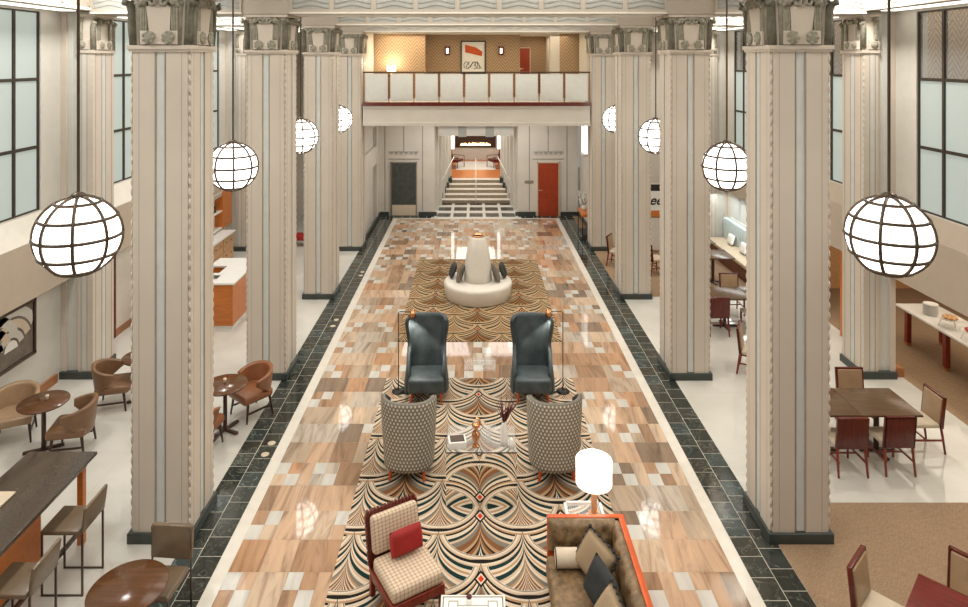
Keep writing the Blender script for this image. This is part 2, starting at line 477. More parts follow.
for sgn in (-1, 1):
    for (a_, b_, off) in ((3.12, 3.40, 0), (3.40, 3.68, .13)):
        y = 4+off
        while y < 24.9:
            x0, x1 = (a_, b_) if sgn > 0 else (-b_, -a_)
            rects.append((x0, x1, y, min(y+.32, 24.95), random.random(), random.random(), 0)); y += .32
x = -3.12
while x < 3.1:
    if not (-1.7 < x < 1.5): rects.append((x, x+.31, 24.5, 24.92, random.random(), random.random(), 0))
    x += .312
tiles('floor', rects, 'slatetile', .0045)
gb = MB()
for sg in (-1, 1):
    xa, xb = sorted((sg*3.12, sg*3.68)); gb.box(xa, xb, 4, 24.95, -.012, -.0015)
gb.box(-3.12, 3.12, 24.5, 24.92, -.012, -.0015)
struct(gb.build('floor', 'grout'))
f = MB(); f.box(-WX, -3.68, -2, 24.9, -.012, 0); struct(f.build('floor', 'stone'))
f = MB(); f.box(3.68, 8.0, 8.79, 16.4, -.012, 0); struct(f.build('floor', 'stone'))
f = MB(); f.box(3.68, 8.0, -2, 8.79, -.012, .002); f.box(8.0, 12.8, -2, 24, -.012, .002); f.box(3.68, 8.0, 16.4, 25, -.012, .001)
struct(f.build('floor', 'carpet'))
f = MB(); f.box(-1.7, 1.7, 24.5, 27.0, -.012, .001); struct(f.build('floor', 'grid'))

# ------------------------------------------------------------------ walls, windows
def holes_wall(name, x0, x1, y0, y1, ztop, holes, mat):
    """wall in the YZ plane between y0 and y1; holes = (ya, yb, za, zb), full strips"""
    b = MB(); y = y0
    for (ya, yb, za, zb) in sorted(holes):
        if ya > y: b.box(x0, x1, y, ya, 0, ztop)
        if za > 0: b.box(x0, x1, ya, yb, 0, za)
        b.box(x0, x1, ya, yb, zb, ztop); y = yb
    if y < y1: b.box(x0, x1, y, y1, 0, ztop)
    return struct(b.build(name, mat))
bays = []
for k in range(0, 4):
    yb = YK[k]+COLW+4.09-.79-.47 if False else YK[k]-.47+4.09
    bays.append((yb-3.15, yb))
bays.insert(0, (bays[0][0]-4.09, bays[0][1]-4.09))
bays = [b for b in bays if b[1] < 20.2]
ZS, Z1, Z2, ZT = 3.30, 4.43, 5.64, 6.85
holes_wall('wall_left', -WX-.2, -WX, -2, 25, 7.9, [(a_, b_, ZS, ZT) for a_, b_ in bays], 'walllit')
# right wall: hangs above the buffet opening in the near bays
b = MB(); y = -2
for (ya, yb) in bays:
    b.box(WX, WX+.2, y, ya, 1.95, 7.9); b.box(WX, WX+.2, ya, yb, 1.95, ZS); b.box(WX, WX+.2, ya, yb, ZT, 7.9); y = yb
b.box(WX, WX+.2, y, 25, 1.95, 7.9)
b.box(WX, WX+.2, 15.6, 25, 0, 1.95)
struct(b.build('wall_right', 'walllit'))
nwin = 0
for side in (-1, 1):
    for (ya, yb) in bays:
        nwin += 1
        fr = MB(); X0 = side*(WX+.02); X1 = side*(WX+.09); x0, x1 = min(X0, X1), max(X0, X1)
        n = 5; wd = (yb-ya)/n
        for i in range(n+1):
            yy = ya+i*wd; h = .035 if i in (0, n) else .027
            fr.box(x0, x1, max(ya, yy-h), min(yb, yy+h), ZS, ZT)
        for i, zz in enumerate((ZS, Z1, Z2, ZT)): fr.box(x0+.004, x1-.004, ya, yb, max(ZS, zz-.028), min(ZT, zz+.028))
        wn = struct(fr.build('window_%d' % nwin, 'frame'))
        pn = MB(); xp = side*(WX+.055); ztop = ZT if side < 0 else Z2
        pn.box(xp-.005, xp+.005, ya+.02, yb-.02, ZS+.02, ztop-.02); pn.build('window_pane', 'pane', wn)
        if side > 0:
            pn = MB(); pn.box(xp-.004, xp+.004, ya+.02, yb-.02, Z2+.02, ZT-.02); pn.build('clear_pane', 'sheet', wn)
for side, nm in ((-1, 'left'), (1, 'right')):
    b = MB(); xi = 7.60 if side < 0 else 7.75
    # apron with sloped sill above, broken by the pilasters is not needed (they stand in front)
    prof = [(WX, 1.95), (WX, 3.28), (xi, 2.89), (xi, 1.91)] if side > 0 else [(WX, 1.93), (WX, 3.28), (xi, 2.89), (xi, 1.91)]
    vs = []; 
    for yy in (-2, 24.9):
        for (px, pz) in prof: vs.append((side*px, yy, pz))
    fs = [(0, 1, 2, 3), (7, 6, 5, 4)]+[(i, (i+1) % 4, 4+(i+1) % 4, 4+i) for i in range(4)]
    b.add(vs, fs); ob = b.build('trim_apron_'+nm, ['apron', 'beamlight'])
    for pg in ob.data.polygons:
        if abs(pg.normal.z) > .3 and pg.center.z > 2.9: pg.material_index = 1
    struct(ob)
# gallery wall with wallpaper beyond the right windows
struct(MB().box(9.0, 9.2, -2, 25, 3.1, 7.6).build('wall_gallery', 'herring'))
area('wallpaper_fill', (8.45, 9, 7.4), .5, 16, 45, (1, .85, .65))  # unseen strip light added to brighten the wallpaper behind the clear panes
# buffet room
b = MB(); b.box(12.8, 13, -2, 24, 0, 3); b.box(8.05, 12.8, 17.0, 17.2, 0, 3); struct(b.build('wall_buffet', 'tanwood'))
struct(MB().box(8.05, 13, -2, 24, 2.95, 3.1).build('ceiling_buffet', 'ceiling'))
# far walls
b = MB(); YB = 24.9
b.box(-WX, -1.61, YB, YB+.25, 0, 3.95); b.box(1.61, 3.9, YB, YB+.25, 0, 3.95); b.box(-1.61, 1.61, YB, YB+.25, 3.42, 3.95)
b.box(-WX, -3.6, YB, YB+.25, 3.95, 7.9)
struct(b.build('wall_back', 'wall'))
b = MB(); b.box(3.9, WX, 21.3, 21.5, 0, 7.9); struct(b.build('wall_partition', 'wall'))
b = MB()
b.box(-3.9, -3.72, 21.2, 21.45, 0, 3.95); b.box(-3.9, -3.72, 24.3, 24.9, 0, 3.95); b.box(-3.9, -3.72, 21.45, 24.3, 2.1, 2.75)
b.box(-3.9, -3.72, 21.45, 24.3, 3.5, 3.95); b.box(-3.9, -3.85, 21.45, 24.3, 0, 3.5)
b.box(-3.74, -3.68, 21.4, 21.5, 0, 3.95); b.box(-3.74, -3.68, 24.25, 24.35, 0, 3.95)
struct(b.build('wall_lobby_left', 'wall'))
b = MB(); b.box(3.98, 4.1, 21.0, 24.9, 0, 3.95); struct(b.build('wall_lobby_right', 'walllit'))
# vertical joint lines on the far wall, zigzag friezes, plinth
b = MB()
for cx in (-2.77, 2.76):
    for dx in (-.72, 0, .72): b.box(cx+dx-.012, cx+dx+.012, YB-.012, YB, (2.45 if dx == 0 else .2), 3.9)
    b.box(cx-.6, cx+.6, YB-.02, YB, 2.16, 2.18)
struct(b.build('trim_2', 'groove'))
b = MB()
for cx in (-2.77, 2.76):
    n = 6; wz = .19
    for i in range(n):
        x0 = cx-n*wz/2+i*wz
        for r0 in (0,):
            b.add([(x0, YB-.03, 2.46), (x0+wz, YB-.03, 2.46), (x0+wz/2, YB-.03, 2.33), (x0, YB, 2.46), (x0+wz, YB, 2.46), (x0+wz/2, YB, 2.33)],
                  [(0, 1, 2), (3, 5, 4), (0, 3, 4, 1), (1, 4, 5, 2), (2, 5, 3, 0)])
struct(b.build('trim_3', 'rib'))
b = MB()
for (x0, x1) in ((-3.7, -3.34), (-2.20, -1.5), (1.5, 2.28), (3.24, 3.98)): b.box(x0, x1, YB-.04, YB, 0, .15)
b.box(-3.72, -3.66, 21.5, 24.86, 0, .12)
b.box(3.92, 3.98, 21.1, 24.86, 0, .14)
struct(b.build('baseboard_back', 'slate'))
b = MB(); y = -2
for k in range(4):
    y0 = y; y1 = YK[k]-.05; 
    if y1 > y0 and k > 0: b.box(-WX, -WX+.04, y0, y1, 0, .16)
    y = YK[k]+.85
struct(b.build('baseboard_left', 'baseboard'))
b = MB(); b.box(7.75, 8.03, 12.25, 12.42, 0, .17); b.box(WX-.04, WX, 15.65, 16.2, 0, .16); struct(b.build('baseboard_right', 'baseboard'))

# doors
def door(name, x0, x1, mat, handle, y=YB, z0=0, h=2.06, panel=True):
    b = MB(); b.box(x0+.04, x1-.04, y-.035, y-.005, z0, z0+h-.04)
    if panel:
        b.box(x0+.16, x1-.16, y-.045, y-.035, z0+.16, z0+.62); b.box(x0+.16, x1-.16, y-.045, y-.035, z0+.78, z0+h-.2)
    d = struct(b.build(name, mat, bevel=.004))
    f_ = MB(); f_.box(x0, x0+.04, y-.06, y, z0, z0+h); f_.box(x1-.04, x1, y-.06, y, z0, z0+h); f_.box(x0, x1, y-.06, y, z0+h-.04, z0+h)
    f_.build('door_frame', 'groove' if mat == 'greydoor' else 'paleleather', d)
    if handle:
        k = MB(); hx = x0+.1
        k.cyl((hx, y-.04, z0+.98), (hx, y-.09, z0+.98), .012); k.cyl((hx, y-.09, z0+.98), (hx+.11, y-.09, z0+.98), .011); k.cyl((hx, y-.052, z0+.98), (hx, y-.04, z0+.98), .03)
        k.build('door_handle', 'chrome', d)
    return d
door('door_1', 2.33, 3.19, 'reddoor', True)
gd = door('door_2', -3.28, -2.26, 'greydoor', False)
k = MB(); k.box(-3.21, -2.31, YB-.065, YB-.036, .02, .42); k.build('pale_lower_panel', 'creamfab', gd)  # pale panel across the lower part of the grey door
b = MB()
b.box(-WX, -WX+.05, 13.9, 14.02, 0, 2.02); b.box(-WX, -WX+.05, 15.1, 15.22, 0, 2.02)
d3 = struct(b.build('door_3', 'darkred')); k = MB(); k.box(-WX, -WX+.03, 14.02, 15.1, 0, 1.95); k.build('door_leaf', 'beamlight', d3)
b = MB(); b.box(WX+.02, WX+.14, 14.0, 14.12, 0, 1.93); b.box(WX+.02, WX+.14, 15.48, 15.6, 0, 1.93)
struct(b.build('trim_opening', 'orange'))
# red door plaque
p_ = MB(); p_.rbox(1.86, 2.20, YB-.02, YB, 1.24, 1.35, .006); tag(p_.build('wall_plaque', 'groove'), 'small brown room plaque on the far wall beside the red door', 'sign')

# ------------------------------------------------------------------ ceiling, beams
struct(MB().box(-WX, WX, -2, 25, 7.9, 8.1).build('ceiling', 'ceiling'))
ZB = 6.84
def beam_panels(b, x0, x1, yf, z0):
    """relief on a beam face that looks towards -y"""
    n = max(1, round((x1-x0)/.74)); wd = (x1-x0)/n
    b.box(x0, x1, yf-.03, yf, z0, z0+.03, 1); b.box(x0, x1, yf-.018, yf, z0+.03, z0+.085, 0); b.box(x0, x1, yf-.004, yf, z0+.085, z0+.62, 2)
    for i in range(n+1):
        xx = x0+i*wd; b.box(max(x0, xx-.045), min(x1, xx+.045), yf-.022, yf, z0+.085, z0+.62, 0)
    for i in range(n):
        xa = x0+i*wd+.055; xb = x0+(i+1)*wd-.055; N = 8
        for r_ in range(5):
            zz = z0+.12+r_*.09; vs = []; fs = []
            for a_ in range(N+1):
                t = a_/N; xx = xa+(xb-xa)*t; dz = .028*math.cos((t-.5)*2*PI)
                vs += [(xx, yf-.001, zz+dz), (xx, yf-.02, zz+dz+.012), (xx, yf-.02, zz+dz+.05), (xx, yf-.001, zz+dz+.06)]
            for a_ in range(N):
                o_ = a_*4
                for c_ in range(3): fs.append((o_+c_, o_+4+c_, o_+5+c_, o_+1+c_))
            b.add(vs, fs, 2)
def side_panels(b, xf, sgn, y0, y1, z0):
    n = max(1, round((y1-y0)/.74)); wd = (y1-y0)/n
    xa, xb = sorted((xf, xf+sgn*.03)); b.box(xa, xb, y0, y1, z0, z0+.05, 1)
    for i in range(n+1):
        yy = y0+i*wd; xa, xb = sorted((xf, xf+sgn*.022)); b.box(xa, xb, max(y0, yy-.045), min(y1, yy+.045), z0+.085, z0+.62, 0)
for k, yk in enumerate([YK[0]-4.09]+YK):
    b = MB(); y0, y1 = yk-.04, yk+.83
    b.box(-7.24, 7.24, y0, y1, ZB, 7.9, 0)
    b.box(-3.5, 3.5, y0+.1, y1-.1, ZB-.012, ZB, 1)
    for (xa, xb) in ((-3.5, 3.5), (-7.2, -4.4), (4.4, 7.2)): beam_panels(b, xa, xb, y0, ZB)
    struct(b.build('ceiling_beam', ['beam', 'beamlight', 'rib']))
b = MB()
for sgn in (-1, 1):
    xa, xb = sorted((sgn*3.53, sgn*4.39)); b.box(xa, xb, -2, 25, ZB+.72, 7.89, 0)
    xa, xb = sorted((sgn*7.22, sgn*WX)); b.box(xa, xb, -2, 25, ZB+.06, 7.89, 0)
    for k, yk in enumerate([YK[0]-4.09]+YK[:3]):
        side_panels(b, sgn*7.22, -sgn, yk+.83, yk+4.05, ZB+.06)
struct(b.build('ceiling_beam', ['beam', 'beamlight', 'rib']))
for sgn, nm in ((-1, 'left'), (1, 'right')):
    for k, yk in enumerate([YK[0]-4.09]+YK[:3]):
        xa, xb = sorted((sgn*7.45, sgn*7.72)); b = MB(); b.box(xa, xb, yk+.9, yk+4.0, ZB+.045, ZB+.06)
        tag(b.build('cove_light', 'cove'), 'bright strip light under the %s wall beam, %s' % (nm, ['nearest the camera', 'above the second bay of windows', 'above the third bay of windows', 'above the farthest bay of windows'][k]), 'light', 'cove strip lights over the windows')

# ------------------------------------------------------------------ columns
def shaft_section(h, gw=.062, g=.022, notch=.03):
    side = [(-h+notch, -h), (-gw-.012, -h), (-gw, -h+.006), (-gw, -h+g), (gw, -h+g), (gw, -h+.006), (gw+.012, -h), (h-notch, -h), (h-notch, -h+notch)]
    pts = []
    for k in range(4):
        c_, s_ = math.cos(k*PI/2), math.sin(k*PI/2)
        pts += [(x*c_-y*s_, x*s_+y*c_) for x, y in side]
    return pts
def capital(parent, z0, z1, hw, faces=(0, 1, 2, 3)):
    cr = MB(); H = z1-z0
    cr.box(-hw, hw, -hw, hw, z0, z1-.05, 0); cr.box(-hw-.05, hw+.05, -hw-.05, hw+.05, z1-.06, z1-.003, 0)
    cr.box(-hw-.035, hw+.035, -hw-.035, hw+.035, z0-.03, z0+.02, 0); cr.box(-hw-.02, hw+.02, -hw-.02, hw+.02, z0-.06, z0-.03, 0)
    for k in faces:
        M = Matrix.Rotation(k*PI/2, 4, 'Z')
        cr.box(-hw*.62, hw*.62, -hw-.05, -hw, z0+.03, z0+.20, 0, M)
        cr.add([(-.13, -hw-.03, z0+.20), (.13, -hw-.03, z0+.20), (.15, -hw-.05, z1-.2), (0, -hw-.05, z1-.1), (-.15, -hw-.05, z1-.2), (-.13, -hw, z0+.2), (.13, -hw, z0+.2), (.15, -hw, z1-.2), (0, -hw, z1-.1), (-.15, -hw, z1-.2)],
               [(0, 1, 2, 3, 4), (0, 5, 6, 1), (1, 6, 7, 2), (2, 7, 8, 3), (3, 8, 9, 4), (4, 9, 5, 0)], 0, False, M)
    cr.build('capital_block', 'column', parent)
    lf = MB()
    for k in faces:
        M = Matrix.Rotation(k*PI/2, 4, 'Z')
        for s_ in (-1, 1):
            # rosette, a disc with petals
            lf.lathe([(0, 0), (.08, 0), (.072, .018), (.03, .03), (0, .022)], 14, 0, M @ TR(s_*.12, -hw-.048, z0+.115, PI/2))
            for a_ in range(7):
                t = a_*2*PI/7; lf.sph((s_*.12+.062*math.cos(t), -hw-.062, z0+.115+.062*math.sin(t)), (.026, .016, .026), 8, 5, 0, M)
            # reeded upright leaf
            for a_ in range(3): lf.rbox(s_*.19-.04+a_*.028, s_*.19-.014+a_*.028, -hw-.045, -hw+.01, z0+.2, z1-.13, .008, 0, M, 2)
            # curling top of the leaf
            lf.sph((s_*.19, -hw-.05, z1-.13), (.055, .045, .055), 10, 7, 0, M); lf.sph((s_*.235, -hw-.05, z1-.17), (.03, .035, .035), 8, 6, 0, M)
            # centre scrolls
            pts = [(s_*(.075+.06*(1-t*.75)*math.cos(t*7)), -hw-.06, z1-.14+.06*(1-t*.75)*math.sin(t*7)) for t in [i/16 for i in range(17)]]
            lf.tube(pts, .026, 6, 0, M)
        # centre pendant
        lf.sph((0, -hw-.05, z1-.10), (.05, .035, .05), 10, 6, 0, M)
    for k in range(4):
        if not (k in faces or (k+3) % 4 in faces): continue
        M = Matrix.Rotation(k*PI/2, 4, 'Z')
        e = hw-.03
        # tall corner leaf, flaring to an outward curl
        for (off, rr) in ((0, .055), (.0, .05)):
            lf.tube([(-e, -e, z0+.02), (-e-.015, -e-.015, z0+.25), (-e-.02, -e-.02, z1-.24), (-e-.04, -e-.04, z1-.13), (-e-.07, -e-.07, z1-.11), (-e-.085, -e-.085, z1-.18)], [.058, .058, .052, .055, .05, .03], 8, 0, M)
        lf.tube([(-e+.10, -e-.02, z0+.02), (-e+.09, -e-.03, z1-.22), (-e+.07, -e-.07, z1-.12), (-e+.05, -e-.09, z1-.17)], [.035, .035, .04, .02], 6, 0, M)
        lf.tube([(-e-.02, -e+.10, z0+.02), (-e-.03, -e+.09, z1-.22), (-e-.07, -e+.07, z1-.12), (-e-.09, -e+.05, z1-.17)], [.035, .035, .04, .02], 6, 0, M)
    lf.build('capital_leaves', 'leaf', parent)
def make_column():
    r = thing('column'); h = .370; zc = 6.15
    s = MB(); s.prism(shaft_section(h), .13, zc-.02); s.build('shaft', 'column', r)
    st = MB()
    for k in range(4):
        M = Matrix.Rotation(k*PI/2, 4, 'Z')
        st.box(-.048, .048, -h+.010, -h+.024, .14, zc-.06, 0, M)
    st.build('blue_inlay', 'bluestripe', r)
    gr = MB()
    for k in range(4):
        M = Matrix.Rotation(k*PI/2, 4, 'Z')
        for s_ in (-1, 1):
            gr.box(s_*.066-.003, s_*.066+.003, -h-.001, -h+.01, .14, zc-.06, 0, M)
            gr.box(s_*.265-.0025, s_*.265+.0025, -h-.001, -h+.01, .14, zc-.06, 0, M)
    gr.build('groove_lines', 'groove', r)
    bd = MB()
    for k in range(4):
        M = Matrix.Rotation(k*PI/2, 4, 'Z')
        for i in range(46):
            z = .2+i*.128
            bd.sph((-h+.012, -h+.012, z+.05), (.017, .017, .05), 6, 5, 0, M)
    bd.build('bead_trim', 'column', r)
    b_ = MB(); b_.rbox(-.402, .402, -.402, .402, 0, .13, .008); b_.build('plinth', 'slate', r)
    capital(r, zc, ZB, .368)
    return r
col0 = make_column(); first = True
rank = ['nearest the camera', 'second from the camera', 'third from the camera', 'farthest, carrying the balcony']
for sgn, nm in ((-1, 'left'), (1, 'right')):
    for k, yk in enumerate(YK):
        lab = 'fluted cream column with carved grey capital, %s row, %s' % (nm, rank[k]); loc = (sgn*3.970, yk+.400, 0.001)
        if first: col0.location = loc; tag(col0, lab, 'column', 'lobby columns'); first = False
        else: dup(col0, loc, 0, lab)
# wall pilasters
def make_pilaster(sgn):
    """engaged pier: a narrow fluted shaft with its capital towards the aisle, a plain pale reveal towards the wall"""
    r = thing('pilaster'); zc = 6.15; wI = .61; wS = .33; d_ = -sgn
    def bx(b, a0, a1, y0, y1, z0, z1, mi=0):
        xa, xb = sorted((d_*a0, d_*a1)); b.box(xa, xb, y0, y1, z0, z1, mi)
    s = MB(); bx(s, wS, wI, -.352, .352, .13, zc); s.build('shaft', 'column', r)
    s = MB(); bx(s, .0, wS, -.30, .30, .13, ZB+.05, 0); bx(s, .0, .10, -.34, -.30, .13, ZB+.05, 2); bx(s, .14, .20, -.306, -.30, .13, ZB+.05, 1); bx(s, .235, .242, -.304, -.30, .13, ZB, 1); s.build('reveal', ['walllit', 'bluestripe', 'column'], r)
    st = MB()
    for a_ in (.39, .50): bx(st, a_-.003, a_+.003, -.356, -.352, .14, zc-.05, 1)
    bx(st, .42, .47, -.356, -.352, .14, zc-.05, 0)
    for yy in (-.066, .066, -.265, .265): bx(st, wI, wI+.004, yy-.003, yy+.003, .14, zc-.05, 1)
    bx(st, wI, wI+.004, -.048, .048, .14, zc-.05, 0)
    st.build('inlay_lines', ['bluestripe', 'groove'], r)
    bd = MB()
    for i in range(46):
        z = .2+i*.128; bd.sph((d_*(wI-.008), -.345, z+.04), (.017, .017, .05), 6, 5)
    bd.build('bead_trim', 'column', r)
    p_ = MB(); bx(p_, 0, wI+.03, -.395, .395, 0, .13); p_.build('plinth', 'slate', r)
    cb = MB(); bx(cb, wS, wI, -.345, .345, zc, ZB+.05); bx(cb, wS-.02, wI+.03, -.375, .375, zc-.04, zc+.02); bx(cb, wS-.03, wI+.05, -.39, .39, ZB-.05, ZB)
    bx(cb, wI, wI+.045, -.22, .22, zc+.03, zc+.2); bx(cb, wS, wI-.08, -.385, -.345, zc+.03, zc+.2)
    cb.build('capital_block', 'column', r)
    lf = MB(); xw = d_*(wI+.04)
    for s_ in (-1, 1):
        lf.lathe([(0, 0), (.08, 0), (.065, .02), (.02, .03), (0, .02)], 12, 0, TR(xw, s_*.12, zc+.115, 0, d_*PI/2, 0))
        x0, x1 = sorted((xw, xw-d_*.05)); lf.rbox(x0, x1, s_*.19-.04, s_*.19+.04, zc+.2, ZB-.13, .01)
        lf.sph((xw, s_*.2, ZB-.12), (.045, .06, .055), 8, 6); lf.sph((xw, s_*.06, ZB-.13), (.04, .05, .05), 8, 6)
        lf.tube([(xw-d_*.05, s_*.32, zc+.02), (xw-d_*.05, s_*.33, ZB-.24), (xw-d_*.01, s_*.36, ZB-.14), (xw+d_*.02, s_*.38, ZB-.18)], [.055, .05, .055, .03], 8)
    x0, x1 = sorted((d_*(wS+.01), d_*(wS+.09))); lf.rbox(x0, x1, -.40, -.34, zc+.2, ZB-.10, .012)
    lf.lathe([(0, 0), (.075, 0), (.06, .018), (0, .025)], 12, 0, TR(d_*(wS+.09), -.385, zc+.115, PI/2))
    lf.sph((d_*(wS+.06), -.39, ZB-.11), (.06, .04, .05), 8, 6)
    lf.build('capital_leaves', 'leaf', r)
    return r
prank = ['beside the nearest column', 'beside the second column', 'beside the third column', 'beside the farthest column']
for sgn, nm in ((-1, 'left'), (1, 'right')):
    p0 = make_pilaster(sgn)
    ys = [12.2, 16.21, 20.30]
    for i, y in enumerate(ys):
        lab = 'engaged cream pilaster on the %s wall, %s' % (nm, prank[i+1]); loc = (sgn*(WX-.003), y+.36, 0.001)
        if i == 0: p0.location = loc; tag(p0, lab, 'pilaster', 'wall pilasters')
        else: dup(p0, loc, 0, lab)

# ------------------------------------------------------------------ globe lanterns
def make_globe():
    r = thing('globe_lantern')
    g = MB(); g.sph((0, 0, 0), .375, 48, 28); g.build('glass_globe', 'globe', r)
    c = MB(); R = .384
    for k in range(4):
        t = k*PI/4
        pts = [(R*math.cos(a_)*math.cos(t), R*math.cos(a_)*math.sin(t), R*math.sin(a_)) for a_ in [2*PI*i/40 for i in range(41)]]
        c.tube(pts, .017, 6)
    for la in (-58, -28, 0, 28, 58):
        rr = R*math.cos(D(la)); zz = R*math.sin(D(la))
        c.tube([(rr*math.cos(a_), rr*math.sin(a_), zz) for a_ in [2*PI*i/40 for i in range(41)]], .017, 6)
    c.lathe([(0, .385), (.07, .392), (.06, .41), (.02, .43), (0, .43)], 20)
    c.lathe([(0, -.405), (.05, -.40), (.06, -.39), (0, -.385)], 20)
    c.build('metal_cage', 'bronze', r)
    s = MB(); s.cyl((0, 0, .40), (0, 0, ZB-4.27+.72), .014, n=10); s.cyl((0, 0, ZB-4.27+.68), (0, 0, ZB-4.27+.72), .07, n=16); s.build('hanging_rod', 'bronze', r)
    l = bpy.data.lights.new('globe_bulb', 'POINT')
    return r
g0 = make_globe(); first = True
for sgn, nm in ((-1, 'left'), (1, 'right')):
    for k in range(4):
        lab = 'glowing caged globe lantern hanging on the %s side, %s' % (nm, ['largest and nearest', 'second nearest', 'third nearest', 'smallest and farthest'][k])
        loc = (sgn*3.96+(.03 if sgn > 0 else 0), 6.375+4.09*k, 4.27)
        rz = D([24, 22, 22, 22][k] if sgn < 0 else [2, 0, 0, 0][k])
        if first: g0.location = loc; g0.rotation_euler = (0, 0, rz); tag(g0, lab, 'lantern', 'globe lanterns between the columns'); first = False
        else: dup(g0, loc, rz, lab)

# ------------------------------------------------------------------ balcony and gallery
bal = thing('balcony', (0, 20.35, 3.91)); tag(bal, 'cream balcony spanning between the two farthest columns over the lobby', 'balcony')
b = MB(); b.box(-3.56, 3.56, 0, 2.0, .06, .695); b.box(-3.56, 3.56, -.04, .06, 0, .1); b.box(-3.56, 3.56, -.03, 0, .56, .62); b.build('fascia', 'wall', bal)
b = MB(); b.box(-3.56, 3.56, -.05, .12, .62, .70 + .03); b.build('dark_curb', 'darkred', bal)
struct(MB().box(-3.56, 3.56, 22.36, 26.3, 3.97, 4.61).build('floor_gallery', 'wall'))
ral = thing('railing', (0, 20.38, 4.64)); tag(ral, 'frosted glass railing with a dark handrail along the balcony edge', 'railing')
b = MB(); b.rbox(-3.56, 3.56, -.03, .03, .92, .965, .01); b.build('handrail', 'bronze', ral)
for i in range(9):
    x0 = -3.53+i*.7844
    b = MB(); b.rbox(x0+.045, x0+.745, -.008, .008, .04, .89, .004); b.build('glass_panel', 'frost', ral)
for i in range(10):
    x0 = -3.53+i*.7844
    b = MB(); b.box(x0-.013, x0+.013, -.013, .013, 0, .93); b.build('post', 'darkred', ral)
# gallery walls: stepped wall with wallpaper
b = MB()
b.box(-3.9, -1.81, 23.0, 23.15, 4.61, 7.6); b.box(-1.81, 1.62, 24.0, 24.15, 4.61, 7.6); b.box(-1.96, -1.81, 23.15, 24.15, 4.61, 7.6)
b.box(1.62, 2.9, 26.2, 26.35, 4.61, 7.6); b.box(1.47, 1.62, 24.15, 26.35, 4.61, 7.6); b.box(2.95, 3.9, 23.0, 23.15, 4.61, 7.6)
struct(b.build('wall_upper', 'herring'))
b = MB(); b.box(2.62, 2.95, 23.0, 23.3, 4.61, 7.6); b.box(2.80, 2.95, 23.3, 26.3, 4.61, 7.6); b.box(-3.9, -3.62, 21.2, 22.9, 4.61, 7.6); b.box(3.62, 3.9, 21.2, 22.9, 4.61, 7.6)
struct(b.build('trim_4', 'wall'))
struct(MB().box(-3.6, 3.6, 21.2, 26.35, 6.9, 7.0).build('ceiling_gallery', 'ceiling'))
door('door_4', 1.66, 2.2, 'reddoor', True, 26.19, 4.62, 1.85, False)
area('gallery_recess', (2.2, 25, 6.85), .8, 1.2, 12, (1, .85, .65))
area('gallery_spot', (-2.6, 22.4, 6.85), 1.2, .6, 10, (1, .8, .55))
# framed poster
fp = thing('framed_poster', (-.11, 24.0, 5.45)); tag(fp, 'black framed poster with an orange shape above the balcony railing', 'picture')
b = MB(); 
for (x0, x1, z0, z1) in ((-.46, -.42, 0, 1.22), (.42, .46, 0, 1.22), (-.46, .46, 1.18, 1.22), (-.46, .46, 0, .04)): b.box(x0, x1, -.05, 0, z0, z1)
b.build('frame', 'black', fp)
b = MB(); b.box(-.42, .42, -.02, -.005, .04, 1.18); b.build('sheet', 'white', fp)
b = MB(); b.add([(-.3, -.022, .8), (.32, -.022, .65), (.34, -.022, .82), (.1, -.022, .98), (-.3, -.022, 1.08), (-.3, -.03, .8), (.32, -.03, .65), (.34, -.03, .82), (.1, -.03, .98), (-.3, -.03, 1.08)],
                [(5, 6, 7, 8, 9), (0, 4, 3, 2, 1), (0, 1, 6, 5), (1, 2, 7, 6), (2, 3, 8, 7), (3, 4, 9, 8), (4, 0, 5, 9)])
b.build('orange_shape', 'redorange', fp)
b = MB()
for i in range(7):
    a_ = i*1.1; cx = -.25+.08*i
    b.tube([(cx+.09*math.cos(a_+t), -.026, .32+.13*math.sin(a_*1.7+t)) for t in [j*.5 for j in range(9)]], .01, 5)
b.build('black_scribble', 'black', fp)
for x, lab in ((-1.06, 'small glowing wall sconce left of the framed poster'), (.92, 'small glowing wall sconce right of the framed poster')):
    r = thing('wall_sconce', (x, 24.0, 6.3)); tag(r, lab, 'wall lamp', 'gallery sconces')
    b = MB(); b.box(-.09, .09, -.03, 0, -.16, .16); b.box(-.09, -.06, -.1, -.03, -.16, .16); b.box(.06, .09, -.1, -.03, -.16, .16); b.build('bracket', 'darkred', r)
    b = MB(); b.rbox(-.045, .045, -.09, -.035, -.1, .1, .01); b.build('light_glass', 'shade', r)
# gallery lamp on a console
r = thing('console_table', (-2.95, 22.6, 4.612)); tag(r, 'small console under the glowing lamp behind the balcony railing', 'table')
b = MB(); b.box(-.35, .35, -.16, .16, .78, .82); b.build('table_top', 'darkwood', r)
for sx in (-1, 1):
    for sy in (-1, 1):
        b = MB(); b.box(sx*.31-.02, sx*.31+.02, sy*.13-.02, sy*.13+.02, 0, .78); b.build('leg', 'darkwood', r)
r = thing('table_lamp', (-2.95, 22.6, 5.432)); tag(r, 'small table lamp with a white shade glowing against the gallery wallpaper', 'lamp')
b = MB(); b.lathe([(0, 0), (.07, 0), (.06, .02), (.015, .03), (.015, .15), (0, .15)], 16); b.build('base', 'brass', r)
b = MB(); b.lathe([(.16, .12), (.16, .34), (.155, .34), (.155, .12)], 24); b.build('lamp_shade', 'shade', r)
l = bpy.data.lights.new('lamp_bulb', 'POINT'); l.energy = 22; l.color = (1, .85, .62); l.shadow_soft_size = .06
o = bpy.data.objects.new('lamp_bulb', l); C.objects.link(o); o.location = (-2.95, 22.6, 5.86)

